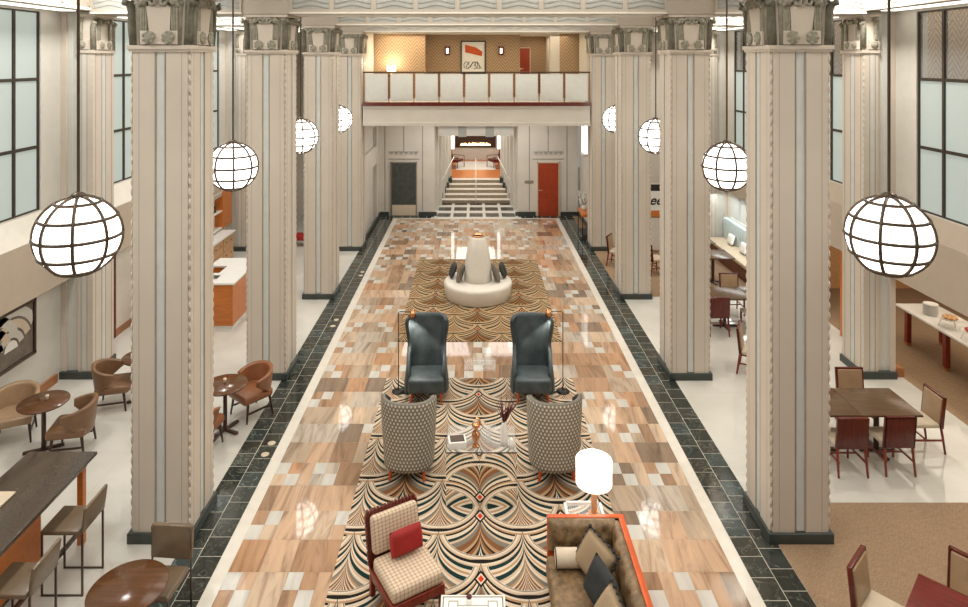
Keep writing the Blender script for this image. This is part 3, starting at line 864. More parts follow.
# ------------------------------------------------------------------ stair and far lounge
st = thing('staircase', (0, 27.0, 0.002)); tag(st, 'short wide staircase narrowing up to the far fireplace lounge', 'stairs')
for i in range(5):
    hw = 1.50-i*.115; b = MB()
    b.box(-hw, hw, i*.35, 1.75, i*.146, (i+1)*.146-.02, 1); b.box(-hw, hw, i*.35-.02, i*.35+.37, (i+1)*.146-.02, (i+1)*.146, 0)
    b.build('step', ['beamlight', 'riser'], st)
b = MB()
for sgn in (-1, 1):
    for i in range(5):
        hw = 1.50-i*.115; xa, xb = sorted((sgn*hw, sgn*(hw+.10))); b.box(xa, xb, i*.35-.05, i*.35+.30, i*.146*.0, (i+1)*.146+.09)
b.build('stepped_skirting', 'slate', st)
for sgn in (-1, 1):
    b = MB(); b.tube([(sgn*1.42, .0, 0), (sgn*1.42, .0, .95), (sgn*.98, 1.7, 1.65), (sgn*.98, 1.9, 1.65)], .02, 8); b.build('handrail', 'white', st)
b = MB(); b.tube([(0, -.05, 0), (0, -.05, .9), (0, 1.75, 1.6), (0, 1.75, .73)], .016, 8); b.build('centre_handrail', 'white', st)
# stepped side walls of the stair hall
b = MB()
for sgn in (-1, 1):
    for i in range(6):
        xa, xb = sorted((sgn*(1.61-i*.10), sgn*2.6)); b.box(xa, xb, 25.15+i*.72, 25.15+(i+1)*.72, 0, 3.6)
    xa, xb = sorted((sgn*1.9, sgn*2.4)); b.box(xa, xb, 29.47, 34.2, 0, 3.6)
b.box(-2.4, 2.4, 34.0, 34.2, 0, 3.6)
struct(b.build('wall_stair', 'wall'))
b = MB()
for sgn in (-1, 1):
    for i in range(6):
        x_ = sgn*(1.61-i*.10); xa, xb = sorted((x_, x_-sgn*.012)); b.box(xa, xb, 25.15+i*.72, 25.19+i*.72, 0.0, 3.6)
struct(b.build('trim_5', 'bluestripe'))
struct(MB().box(-2.6, 2.6, 25.15, 34.2, 3.6, 3.7).build('ceiling_stair', 'ceiling'))
f = MB(); f.box(-1.9, 1.9, 28.75, 34, .55, .732); struct(f.build('floor_landing', 'orange'))
b = MB(); b.box(-.95, .95, 30.9, 33.4, .732, .745); tag(b.build('lounge_rug', 'white'), 'pale rug before the fireplace at the top of the stairs', 'rug')
# valance over the opening
b = MB()
for i, cx in enumerate((-1.07, 0, 1.07)):
    b.box(cx-.38, cx+.38, 25.2, 25.26, 3.02, 3.42, 0)
    b.add([(cx-.34, 25.19, 3.3), (cx, 25.19, 3.16), (cx+.34, 25.19, 3.3), (cx+.34, 25.19, 3.36), (cx-.34, 25.19, 3.36)], [(0, 1, 2, 3, 4)], 1)
    b.add([(cx-.34, 25.19, 3.08), (cx-.1, 25.19, 3.12), (cx+.1, 25.19, 3.12), (cx+.34, 25.19, 3.08), (cx, 25.19, 3.06)], [(0, 4, 3, 2, 1)], 1)
for cx in (-.53, .53): b.box(cx-.16, cx+.16, 25.17, 25.3, 2.98, 3.42, 2)
struct(b.build('trim_valance', ['wall', 'bluestripe', 'rib']))
for sgn in (-1, 1):
    b = MB(); xa, xb = sorted((sgn*.98, sgn*1.28)); b.box(xa, xb, 29.6, 29.66, 1.9, 3.3)
    tag(b.build('light_panel', 'lineled'), 'tall bright light panel on the %s of the stair top' % ('left' if sgn < 0 else 'right'), 'light', 'stair light panels')
fp = thing('fireplace', (0, 33.99, 1.38)); tag(fp, 'long horizontal fireplace with open flames on the far lounge wall', 'fireplace')
b = MB(); b.box(-1.05, 1.05, -.06, 0, 0, .10); b.box(-1.05, 1.05, -.06, 0, .42, .60); b.box(-1.05, -.9, -.06, 0, .1, .42); b.box(.9, 1.05, -.06, 0, .1, .42); b.box(-.9, .9, -.02, 0, .1, .42); b.build('surround', 'darkwood', fp)
b = MB(); random.seed(3)
for i in range(26):
    x = -.75+i*.06; h = .08+.12*random.random(); b.lathe([(0, .1), (.035, .12), (.03, .1+h*.5), (0, .1+h)], 6, 0, TR(x, -.05, 0))
b.build('flames', 'fire', fp)
def lounge_far(name, loc, rz, lab):
    r = thing(name, loc, rz); tag(r, lab, 'chair', 'fireside armchairs')
    b = MB(); b.rbox(-.3, .3, -.28, .28, .28, .42, .04); b.build('seat', 'darkred', r)
    b = MB(); b.rbox(-.3, .3, -.05, .05, -.1, .48, .04, 0, TR(0, .3, .42, D(-15))); b.build('backrest', 'darkred', r)
    for sx in (-1, 1):
        b = MB(); b.tube([(sx*.33, -.3, 0), (sx*.33, -.3, .56), (sx*.33, .34, .56), (sx*.33, .34, 0), (sx*.33, -.3, 0)], .018, 6); b.build('arm_frame', 'blackiron', r)
lounge_far('armchair', (-.98, 31.6, .733), D(62), 'dark red armchair at the top of the stairs, left of the rug')
lounge_far('armchair', (.98, 31.6, .733), D(-62), 'dark red armchair at the top of the stairs, right of the rug')

# ------------------------------------------------------------------ rugs
def slab(name, x0, x1, y0, y1, mat, lab, cat='rug', z=.012):
    cx, cy = 0, y1
    b = MB(); b.box(x0, x1, y0-cy, 0, 0, z); o = b.build(name, mat); o.location = (0, cy, .001); tag(o, lab, cat); return o
slab('rug', -1.72, 1.76, 4.8, 12.2, 'rug', 'large black and cream scalloped deco rug under the seating group in front')
slab('rug', -1.72, 1.78, 13.8, 19.45, 'rug2', 'brown scalloped deco rug under the round white bench')

# ------------------------------------------------------------------ round bench with cone
r = thing('round_bench', (.02, 16.46, .014)); tag(r, 'round ivory bench with a tall central cone on the far rug', 'bench')
b = MB(); b.lathe([(0, 0), (.80, 0), (.82, .02), (.86, .32), (.85, .37), (.81, .40), (0, .40)], 56); b.build('seat', 'ivory', r)
b = MB(); b.lathe([(.0, .40), (.36, .40), (.345, .6), (.32, .9), (.27, 1.2), (.20, 1.45), (.17, 1.50), (.15, 1.50)], 48); b.build('cone_back', 'ivory', r)
b = MB(); b.lathe([(0, 1.44), (.17, 1.47), (.172, 1.53), (.155, 1.535), (.14, 1.50), (0, 1.50)], 32); b.build('cone_cap', 'brass', r)
def pillow(mat, loc, rz, tilt, lab, wd=.42, ht=.42, th=.14, group=None, name='pillow', roll=0, trim=None):
    M = Matrix.Rotation(tilt, 4, 'X') @ Matrix.Rotation(roll, 4, 'Y')
    b = MB(); b.pillow(wd, ht, th, 0, M); o = b.build(name, mat, loc=loc, rot=rz); tag(o, lab, 'pillow', group)
    if trim:
        t = MB(); e = []
        for i in range(25):
            a_ = i/24*4; s_ = int(a_) % 4; f_ = a_-int(a_)
            c4 = [(-1, -1), (1, -1), (1, 1), (-1, 1)]; p0, p1 = c4[s_], c4[(s_+1) % 4]
            e.append((wd/2*.96*(p0[0]+(p1[0]-p0[0])*f_), 0, ht/2*.96*(p0[1]+(p1[1]-p0[1])*f_)))
        t.tube(e, .008, 6, 0, M)
        for p in e: t.sph(p, .02, 8, 5, 0, M)
        t.build('tassel_trim', trim, o)
    return o
pillow('charcoal', (-.62, 16.66, .60), D(95), D(22), 'charcoal pillow at the left of the round bench', .42, .36, .14, 'bench pillows')
pillow('greyfab', (-.42, 16.33, .62), D(75), D(12), 'grey brown pillow against the left side of the cone', .40, .40, .13, 'bench pillows')
pillow('charcoal', (.66, 16.66, .60), D(-95), D(22), 'charcoal pillow at the right of the round bench', .42, .36, .14, 'bench pillows')
pillow('greyfab', (.47, 16.33, .62), D(-75), D(12), 'grey brown pillow against the right side of the cone', .40, .40, .13, 'bench pillows')

# ------------------------------------------------------------------ blue wing chairs (front = -Y)
def sgnp(v, p): return math.copysign(abs(v)**p, v)
def make_wing():
    r = thing('wing_chair')
    def W(z): return .372+.022*math.cos((z-.2)*6.0)
    def thm(z): return D(128) if z < .5 else D(128-55*min(1, (z-.5)/.35))+D(10)*max(0, min(1, (z-.95)/.3))
    def P(u, v, off):
        t = (u*2-1); zt = 1.345-.03*abs(t)**3; z = .17+(zt-.17)*v
        rnd = 1-.05*max(0, (v-.94)/.06)**2
        th = t*thm(z); w_ = W(z)-off; d_ = .33-off
        return (w_*sgnp(math.sin(th), .62)*rnd, .02+d_*sgnp(math.cos(th), .7)+.06*(z-.4)*(z > .4), z)
    b = MB(); b.shell(lambda u, v: P(u, v, 0), lambda u, v: P(u, v, .065), 36, 22); b.build('backrest', 'blue', r)
    b = MB(); b.rbox(-.315, .315, -.33, .27, .20, .45, .05); b.build('seat', 'blue', r)
    for sx in (-1, 1):
        for sy in (-1, 1):
            b = MB(); b.cyl((sx*.27, sy*.22, 0), (sx*.24, sy*.2, .21), .016, .026, 10); b.build('leg', 'redorange', r)
    return r
w0 = make_wing(); w0.location = (-.92, 11.52, .014); w0.rotation_euler = (0, 0, D(2)); tag(w0, 'tall blue grey wing chair facing the camera, left one', 'armchair', 'blue wing chairs')
dup(w0, (.955, 11.52, .014), D(-2), 'tall blue grey wing chair facing the camera, right one')

# dotted barrel chairs, backs to the camera (front = -Y, turned by 180)
def make_barrel():
    r = thing('barrel_chair')
    def P(u, v, off):
        t = (u*2-1); th = t*D(118); zt = 1.155-.0*abs(t)-.5*max(0, abs(t)-.72)**.8; z = .17+(zt-.17)*v
        w_ = .375-.02*math.cos(z*3)-off; d_ = .36-off
        return (w_*sgnp(math.sin(th), .85), .0+d_*sgnp(math.cos(th), .75)+.05*(z-.3), z)
    b = MB(); b.shell(lambda u, v: P(u, v, 0), lambda u, v: P(u, v, .06), 36, 18, 1, None, 0); b.build('backrest', ['dots', 'charcoal'], r)
    b = MB(); b.rbox(-.31, .31, -.32, .26, .20, .45, .05); b.build('seat', 'dots', r)
    for sx in (-1, 1):
        for sy in (-1, 1):
            b = MB(); b.cyl((sx*.25, sy*.25, 0), (sx*.22, sy*.22, .21), .018, .028, 10); b.build('leg', 'redorange', r)
    return r
b0 = make_barrel(); b0.location = (-1.02, 9.47, .014); b0.rotation_euler = (0, 0, PI-D(3)); tag(b0, 'dotted grey barrel chair with its back to the camera, left one', 'armchair', 'dotted barrel chairs')
dup(b0, (1.08, 9.47, .014), PI+D(3), 'dotted grey barrel chair with its back to the camera, right one')

# reading lamps
def make_pharm():
    r = thing('floor_lamp')
    b = MB(); b.lathe([(0, 0), (.12, 0), (.12, .012), (.02, .025), (0, .025)], 24); b.build('base', 'blackiron', r)
    b = MB(); b.tube([(0, 0, .02), (0, 0, 1.42), (.03, 0, 1.44), (.24, -.02, 1.44)], .008, 8); b.build('pole', 'blackiron', r)
    b = MB(); b.lathe([(.03, .0), (.075, -.10), (.07, -.10), (.025, -.005)], 20, 0, TR(.27, -.02, 1.46, D(0), D(10))); b.sph((.27, -.02, 1.455), .03); b.build('lamp_shade', 'brass', r)
    b = MB(); b.sph((.262, -.02, 1.39), .028); b.build('bulb', 'shade', r)
    return r
l0 = make_pharm(); l0.location = (-1.44, 11.7, .014); tag(l0, 'thin floor lamp with a copper head beside the left blue wing chair', 'lamp', 'reading lamps')
l1 = dup(l0, (1.52, 11.7, .014), PI, 'thin floor lamp with a copper head beside the right blue wing chair')
for x in (-1.18, 1.26):
    l = bpy.data.lights.new('reading_bulb', 'SPOT'); l.energy = 25; l.color = (1, .9, .75); l.spot_size = 1.6; l.shadow_soft_size = .04
    o = bpy.data.objects.new('reading_bulb', l); C.objects.link(o); o.location = (x, 11.68, 1.33)

# ------------------------------------------------------------------ acrylic table, mirrored table
r = thing('acrylic_table', (.03, 11.85, .014)); tag(r, 'small clear acrylic table between the blue wing chairs', 'table')
b = MB(); b.rbox(-.29, .29, -.22, .22, .40, .44, .006); b.build('table_top', 'sheet', r)
for sx in (-1, 1):
    b = MB(); b.rbox(sx*.25-.012, sx*.25+.012, -.2, .2, 0, .40, .004); b.build('side_panel', 'sheet', r)
b = MB(); b.lathe([(0, .44), (.045, .44), (.05, .50), (.045, .50), (.04, .45), (0, .45)], 20, 0, TR(.03, 11.85, .016)); tag(b.build('glass_bowl', 'sheet'), 'small clear glass bowl on the acrylic table', 'bowl')
zt = .735
r = thing('mirrored_table', (.02, 8.70, .014)); tag(r, 'mirror fronted table with a glass top in the middle of the front rug', 'table')
b = MB(); b.box(-.475, .475, 0, .012, .0, .715); b.build('mirror_front', 'mirror', r)
for sx in (-1, 1):
    b = MB(); b.box(sx*.469-.006, sx*.469+.006, .014, .63, 0, .715); b.build('side_panel', 'sheet', r)
b = MB(); b.box(-.475, .475, 0, .64, .7155, .7215+.0); b.build('table_top', 'sheet', r)
b = MB()
for (x0, x1, y0, y1) in ((-.478, .478, -.004, .0), (-.478, -.474, 0, .64)): b.box(x0, x1, y0, y1, .708, .724)
b.build('edge_trim', 'bronze', r)
ZTB = .014+.7215+.001
bk = thing('book_box', (-.31, 8.86, ZTB), D(8)); tag(bk, 'white box with a dark lid lying on the mirrored table', 'box')
b = MB(); b.rbox(-.12, .12, -.10, .10, 0, .09, .006); b.build('box_body', 'white', bk)
b = MB(); b.box(-.095, .095, -.075, .075, .09, .096); b.build('box_lid', 'darkwood', bk)
sc = thing('brass_sculpture', (-.055, 8.84, ZTB)); tag(sc, 'twisted copper sculpture on the mirrored table', 'sculpture')
b = MB()
b.lathe([(0, 0), (.055, 0), (.05, .02), (.02, .05), (.05, .10), (.065, .14), (.05, .19), (.02, .22), (.045, .26), (.06, .29), (.04, .31), (0, .31)], 7)
b.tube([(.0, 0, .25), (.06, 0, .30), (.05, 0, .36), (.0, 0, .38)], .015, 6); b.build('body', 'brass', sc)
b = MB(); b.lathe([(0, 0), (.035, 0), (.035, .24), (.031, .24), (.031, .012), (0, .012)], 20, 0, TR(.12, 8.90, ZTB)); tag(b.build('glass_cylinder', 'sheet'), 'tall clear glass cylinder beside the copper sculpture', 'vase')
v = thing('white_vase', (.33, 8.86, ZTB)); tag(v, 'slim white vase holding dark red grasses on the mirrored table', 'vase')
b = MB(); b.lathe([(0, 0), (.045, 0), (.052, .08), (.05, .2), (.035, .28), (.028, .33), (.022, .33), (.02, .2), (0, .2)], 24); b.build('vase_body', 'white', v)
gr = MB(); random.seed(5)
for i in range(24):
    a_ = random.random()*2*PI; t = .05+.13*random.random()
    gr.tube([(0, 0, .2), (t*.25*math.cos(a_), t*.25*math.sin(a_), .4), (t*math.cos(a_), t*math.sin(a_), .52+.12*random.random())], [.009, .008, .004], 4)
gr = gr.build('dried_grasses', 'dried'); gr.location = (.33, 8.86, ZTB); tag(gr, 'dark red dried grasses standing in the slim white vase', 'plant', kind='stuff')
b = MB(); b.lathe([(0, 0), (.035, 0), (.04, .05), (.03, .11), (.015, .13), (0, .13)], 20, 0, TR(.425, 8.80, ZTB)); tag(b.build('small_vase', 'white'), 'short white vase beside the slim one on the mirrored table', 'vase')

# ------------------------------------------------------------------ red lounge chair
r = thing('lounge_chair', (-.83, 7.17, .014), D(31)); tag(r, 'armless red wooden chair with cream plaid cushions in the foreground', 'chair')
b = MB(); 
b.rbox(-.31, .31, -.33, -.28, .20, .30, .008); b.rbox(-.31, .31, .24, .29, .20, .30, .008); b.rbox(-.31, -.26, -.3, .27, .20, .30, .008); b.rbox(.26, .31, -.3, .27, .20, .30, .008); b.build('seat_frame', 'redlac', r)
for sx in (-1, 1):
    for sy, yy in ((-1, -.305), (1, .275)):
        b = MB(); b.rbox(sx*.283-.028, sx*.283+.028, yy-.028, yy+.028, 0, .22, .006); b.build('leg', 'redlac', r)
b = MB(); b.rbox(-.30, .30, -.33, .24, .30, .45, .045); b.build('seat_cushion', 'plaid', r)
b = MB(); Mb = TR(0, .30, .30, D(-12))
b.rbox(-.31, .31, -.018, .018, -.05, .54, .006, 0, Mb)
for i in range(14): b.rbox(-.31+.0235+i*.044-.014, -.31+.0235+i*.044+.014, -.028, .028, .50, .57, .006, 0, Mb, 2)
for sx in (-1, 1):
    for i in range(10): b.rbox(sx*.31-.012, sx*.31+.012, -.026, .026, .02+i*.052, .055+i*.052, .004, 0, Mb, 2)
b.build('back_frame', 'darkred', r)
b = MB(); b.rbox(-.285, .285, -.13, -.02, .145, .53, .04, 0, Mb); b.build('back_cushion', 'plaid', r)
f_ = Vector((math.sin(D(31)), -math.cos(D(31)))); rt = Vector((math.cos(D(31)), math.sin(D(31))))
def loc_r(lx, ly): return (-.83+rt.x*lx-f_.x*ly, 7.17+rt.y*lx-f_.y*ly)
px_, py_ = loc_r(.05, .10)
pillow('redfab', (px_, py_, .014+.60), D(31), D(-16), 'red lumbar pillow leaning on the plaid chair back', .40, .26, .12)

# ------------------------------------------------------------------ low inlaid table, bottom centre
r = thing('coffee_table', (-.09, 6.28, .014)); tag(r, 'low pale table with a brown fret inlay at the bottom centre of the picture', 'table')
b = MB(); b.rbox(-.33, .33, -.45, .45, .40, .44, .006); b.build('table_top', 'white', r)
b = MB(); zz = .4405
def bar(x0, x1, y0, y1): b.box(x0, x1, y0, y1, .439, zz)
for (i_, t_) in ((.30, .012), (.02, 0)):
    pass
bar(-.31, .31, .415, .427); bar(-.31, .31, -.427, -.415); bar(-.31, -.298, -.427, .427); bar(.298, .31, -.427, .427)
for sx in (-1, 1):
    for sy in (-1, 1):
        cx, cy = sx*.20, sy*.32
        for (x0, x1, y0, y1) in ((-.05, .05, .045, .055), (-.05, .05, -.055, -.045), (-.05, -.042, -.05, .05), (.042, .05, -.05, .05)): bar(cx+x0, cx+x1, cy+y0, cy+y1)
bar(-.15, .15, .315, .323); bar(-.15, .15, -.323, -.315); bar(-.205, -.197, -.26, .26); bar(.197, .205, -.26, .26)
b.build('fret_inlay', 'greyfab', r)
for sx in (-1, 1):
    for sy in (-1, 1):
        b = MB(); b.box(sx*.30-.02, sx*.30+.02, sy*.42-.02, sy*.42+.02, 0, .40); b.build('leg', 'redlac', r)
r = thing('perfume_bottle', (-.13, 6.62, .4555)); tag(r, 'small clear bottle with a dark stopper on the low inlaid table', 'bottle')
b = MB(); b.lathe([(0, 0), (.03, 0), (.035, .03), (.015, .05), (0, .05)], 16); b.build('bottle_body', 'sheet', r)
b = MB(); b.sph((0, 0, .07), (.03, .03, .02)); b.build('stopper', 'dried', r)

# ------------------------------------------------------------------ sofa (faces -x)
sx0, sx1, sy0, sy1 = .74, 1.62, 5.0, 7.48
r = thing('sofa', (1.2, 6.3, .014)); tag(r, 'brown tufted velvet sofa with a glossy orange red wooden rail', 'sofa')
def L(x, y): return x-1.2, y-6.3
def sbox(x0, x1, y0, y1, z0, z1, rr, nm, mat):
    b = MB(); b.rbox(x0-1.2, x1-1.2, y0-6.3, y1-6.3, z0, z1, rr); return b.build(nm, mat, r)
sbox(1.575, 1.64, sy0, 7.50, .12, .74, .008, 'back_rail', 'redorange')
sbox(sx0+.02, 1.575, 7.44, 7.50, .12, .74, .008, 'arm_rail', 'redorange')
sbox(sx0, 1.56, sy0, 7.43, .12, .28, .03, 'seat_base', 'brownvelvet')
sbox(sx0-.01, 1.47, sy0, 7.31, .28, .42, .045, 'seat_cushion', 'brownvelvet')
def tufted(nm, org, ux, uz, nrm, wd, ht, th, nx, nz):
    """tufted pad: grid surface with button dimples"""
    NX, NZ = nx*6, nz*6
    btn = [(((i+.5+(.5 if j % 2 else 0))/nx), (j+.5)/nz) for j in range(nz) for i in range(nx) if (i+.5+(.5 if j % 2 else 0))/nx < 1]
    def hgt(u, v):
        e_ = min(1, 6*u, 6*(1-u))*min(1, 5*v+.3, 5*(1-v)+.0)
        d_ = min(((u-a_)*wd)**2+((v-c_)*ht)**2 for a_, c_ in btn)**.5
        return th*(.35+.65*max(0, e_)**.5)-.045*math.exp(-(d_/.045)**2)
    def fo(u, v): h_ = hgt(u, v); return Vector(org)+Vector(ux)*u*wd+Vector(uz)*v*ht+Vector(nrm)*h_
    def fi(u, v): return Vector(org)+Vector(ux)*u*wd+Vector(uz)*v*ht
    b = MB(); b.shell(fo, fi, NX, NZ); b.build(nm, 'brownvelvet', r)
    t = MB()
    for a_, c_ in btn:
        p = fo(a_, c_); t.sph(tuple(p), .012, 8, 5)
    t.build('buttons', 'darkwood', r)
tufted('tufted_back', (1.572-1.2, 7.43-6.3, .40), (0, -1, 0), (0, 0, 1), (-1, 0, 0), 2.4, .335, .13, 10, 2)
tufted('tufted_arm', (sx0+.03-1.2, 7.437-6.3, .40), (1, 0, 0), (0, 0, 1), (0, -1, 0), .83, .335, .12, 4, 2)
# bolster and pillows
r = thing('bolster', (1.0, 7.13, .435+.095)); tag(r, 'cream cylindrical bolster against the sofa arm', 'pillow')
b = MB(); b.lathe([(0, -.19), (.085, -.19), (.095, -.18), (.095, .18), (.085, .19), (0, .19)], 24, 0, TR(0, 0, 0, 0, PI/2)); b.build('bolster_body', 'creamfab', r)
b = MB()
b.tube([(-.187, .093*math.cos(t), .093*math.sin(t)) for t in [2*PI*i/24 for i in range(25)]], .006, 6); b.build('piping', 'black', r)
pillow('weave', (1.22, 6.96, .655), D(-42), D(-20), 'woven beige pillow with dark tassels next to the bolster', .42, .42, .13, 'sofa pillows', roll=D(20), trim='charcoal')
pillow('charcoal', (1.20, 6.60, .655), D(-62), D(-18), 'charcoal pillow in the middle of the sofa pillows', .40, .40, .13, 'sofa pillows', roll=D(12))
pillow('weave', (1.22, 6.22, .655), D(-70), D(-26), 'woven beige pillow nearest the camera on the sofa', .42, .42, .13, 'sofa pillows', roll=D(15), trim='charcoal')
# side table and lamp behind the arm
r = thing('side_table', (1.25, 7.78, .014)); tag(r, 'white side table behind the sofa arm under the drum lamp', 'table')
b = MB(); b.box(-.22, .22, -.22, .22, .518, .53, 1)
for (x0, x1, y0, y1) in ((-.23, .23, -.23, -.20), (-.23, .23, .20, .23), (-.23, -.20, -.23, .23), (.20, .23, -.23, .23)): b.box(x0, x1, y0, y1, .503, .543, 0)
b.build('table_top', ['white', 'sheet'], r)
for sx in (-1, 1):
    for sy in (-1, 1):
        b = MB(); b.box(sx*.20-.015, sx*.20+.015, sy*.19-.015, sy*.19+.015, 0, .503); b.build('leg', 'white', r)
r = thing('drum_lamp', (1.355, 7.78, .5455)); tag(r, 'large table lamp with a glowing white drum shade beside the sofa', 'lamp')
b = MB(); b.rbox(-.06, .06, -.06, .06, 0, .02, .004); b.rbox(-.032, .032, -.032, .032, .02, .42, .006); b.build('base', 'tanwood', r)
b = MB(); b.lathe([(.215, .385), (.215, .66), (.21, .66), (.21, .385)], 40); b.lathe([(0, .60), (.21, .60), (.21, .605), (0, .605)], 40); b.build('lamp_shade', 'shade', r)
l = bpy.data.lights.new('drum_bulb', 'POINT'); l.energy = 18; l.color = (1, .85, .65); l.shadow_soft_size = .05
o = bpy.data.objects.new('drum_bulb', l); C.objects.link(o); o.location = (1.355, 7.78, .560+.5)
l = bpy.data.lights.new('drum_up', 'POINT'); l.energy = 8; l.color = (1, .85, .65); l.shadow_soft_size = .05
o = bpy.data.objects.new('drum_up', l); C.objects.link(o); o.location = (1.355, 7.78, .560+.75)

# ------------------------------------------------------------------ brown tub chairs and round tables, left aisle
def make_tub(mat='leather', nm='tub_chair'):
    r = thing(nm)
    def P(u, v, off):
        t = (u*2-1); th = t*D(112); zt = .76-.12*abs(t)**1.6; zb = .30+.26*max(0, abs(t)-.35)/.65
        z = zb+(zt-zb)*v; w_ = .325-off-.03*(1-v); d_ = .30-off-.03*(1-v)
        return (w_*sgnp(math.sin(th), .9), d_*sgnp(math.cos(th), .9)+.06*(z-.4), z)
    b = MB(); b.shell(lambda u, v: P(u, v, 0), lambda u, v: P(u, v, .06), 30, 10); b.build('backrest', mat, r)
    b = MB(); b.rbox(-.27, .27, -.31, .23, .30, .44, .045); b.build('seat', mat, r)
    for sx in (-1, 1):
        for sy in (-1, 1):
            b = MB(); b.cyl((sx*.25, sy*.24-.02, 0), (sx*.22, sy*.2-.02, .31), .014, .024, 8); b.build('leg', 'darkwood', r)
    for q_ in (-.24, .215):
        b = MB(); b.box(q_, q_+.025, -.22, .18, .13, .155); b.build('stretcher', 'darkwood', r)
    return r
t0 = make_tub(); t0.location = (-6.22, 9.98, .001); t0.rotation_euler = (0, 0, D(-78)); tag(t0, 'brown leather tub chair on the near right of the round table by the wall', 'chair', 'brown tub chairs')
dup(t0, (-6.33, 11.25, .001), D(105), 'brown leather tub chair turned to the table partly behind the nearest left column')
t1 = make_tub('tanleather'); t1.location = (-7.35, 10.3, .001); t1.rotation_euler = (0, 0, D(25)); tag(t1, 'light brown lounge chair at the left picture edge behind the round table', 'chair', 'brown tub chairs')
t2 = make_tub('orangeleather'); t2.location = (-3.83, 11.02, .001); t2.rotation_euler = (0, 0, D(-40)); tag(t2, 'cognac leather tub chair beside the slate border left of the rug', 'chair', 'brown tub chairs')
dup(t2, (-4.30, 9.96, .001), D(172), 'cognac leather tub chair half hidden behind the nearest left column')
def make_round(rad, h):
    r = thing('round_table')
    b = MB(); b.lathe([(0, h-.03), (rad-.012, h-.03), (rad, h-.018), (rad, h-.006), (rad-.006, h), (0, h)], 48); b.build('table_top', 'roundwood', r)
    b = MB(); b.cyl((0, 0, .04), (0, 0, h-.03), .032, n=16); b.build('pedestal', 'darkwood', r)
    b = MB()
    for k in range(4): b.rbox(0, .27, -.028, .028, 0, .04, .008, 0, Matrix.Rotation(k*PI/2+.5, 4, 'Z'), 2)
    b.build('base', 'darkwood', r); return r
r0 = make_round(.35, .75); r0.location = (-6.68, 9.97, .001); tag(r0, 'round brown pedestal table nearest the left wall', 'table', 'round pedestal tables')
dup(r0, (-5.93, 11.5, .001), .3, 'round brown pedestal table almost hidden behind the nearest left column')
dup(r0, (-4.10, 10.50, .001), .6, 'round brown pedestal table just right of the nearest left column')
r1 = make_round(.37, .75); r1.location = (-3.52, 6.46, .001); tag(r1, 'large round glossy brown table at the bottom left corner', 'table', 'round pedestal tables')
for (x, y, lab) in ((-6.66, 10.02, 'small candle holder on the round table nearest the left wall'), (-4.12, 10.54, 'small candle holder on the round table right of the column')):
    b = MB(); b.lathe([(0, 0), (.022, 0), (.026, .07), (.02, .07), (.018, .01), (0, .01)], 12); o = b.build('candle_holder', 'paleleather', loc=(x, y, .753)); tag(o, lab, 'candle holder', 'candle holders')
# leather side chair near the bottom left
r = thing('side_chair', (-3.43, 6.92, .001), D(-4)); tag(r, 'brown leather metal legged chair behind the large round table', 'chair')
b = MB(); b.rbox(-.23, .23, -.24, .20, .40, .47, .03); b.build('seat', 'stoolleather', r)
b = MB(); b.rbox(-.235, .235, -.02, .035, .50, .86, .02, 0, TR(0, .22, 0, D(-3))); b.build('backrest', 'stoolleather', r)
for sx in (-1, 1):
    b = MB(); b.tube([(sx*.22, .25, 0), (sx*.22, .24, .84)], .011, 6); b.build('leg', 'bronze', r)
    b = MB(); b.tube([(sx*.22, -.22, 0), (sx*.22, -.22, .41)], .011, 6); b.build('leg', 'bronze', r)

# ------------------------------------------------------------------ bar and stools
r = thing('bar_counter', (-5.26, 6.1, .001)); tag(r, 'long dark stone topped bar counter at the lower left', 'counter')
b = MB(); b.rbox(-.43, .43, -3.1, 2.1, 1.01, 1.05, .006); b.build('counter_top', 'bar_top', r)
b = MB(); b.box(-.36, .36, -3.0, 2.0, .93, 1.01); b.build('apron', 'brownwood', r)
b = MB(); b.box(-.38, .05, -3.0, 1.6, .06, .93); b.build('body', 'orange', r)
b = MB(); b.box(-.36, .03, -3.0, 1.58, 0, .06); b.build('toe_kick', 'slate', r)
for yy in (1.95, -.25, -1.6):
    for xx in (.32, -.32) if yy > 1.9 else (.32,):
        b = MB(); b.box(xx-.035, xx+.035, yy-.035, yy+.035, 0, .93); b.build('leg', 'orange', r)
b = MB(); b.box(.30, .34, -3.0, 1.93, .16, .20); b.build('foot_rail', 'darkwood', r)
b = MB(); b.rbox(-.2, .2, -.16, .16, 0, .02, .005); b.box(-.17, .17, -.13, .13, .02, .022)
o = b.build('serving_tray', 'paleleather', loc=(-5.50, 7.25, 1.053), rot=D(0)); tag(o, 'pale tray lying on the bar counter at the left edge', 'tray')
def make_stool():
    r = thing('bar_stool')     # front = -X
    b = MB(); b.rbox(-.24, .2, -.215, .215, .68, .735, .018); b.build('seat', 'stoolleather', r)
    b = MB(); b.rbox(-.018, .018, -.215, .215, .0, .29, .014, 0, TR(.225, 0, .70, 0, D(8))); b.build('backrest', 'stoolleather', r)
    for sx in (-1, 1):
        for sy in (-1, 1):
            b = MB(); b.box(sx*.225-.009, sx*.225+.009, sy*.2-.009, sy*.2+.009, .0, .69); b.build('leg', 'bronze', r)
    b = MB(); b.box(-.225, .225, -.207, -.193, .0, .016); b.box(-.225, .225, .193, .207, .0, .016); b.box(-.232, -.218, -.2, .2, .25, .266); b.build('foot_rail', 'bronze', r)
    return r
s0 = make_stool(); s0.location = (-4.68, 7.46, .001); tag(s0, 'bronze leather bar stool farther along the bar counter', 'stool', 'bar stools')
dup(s0, (-4.68, 6.60, .001), 0, 'bronze leather bar stool nearest the camera at the bar counter')

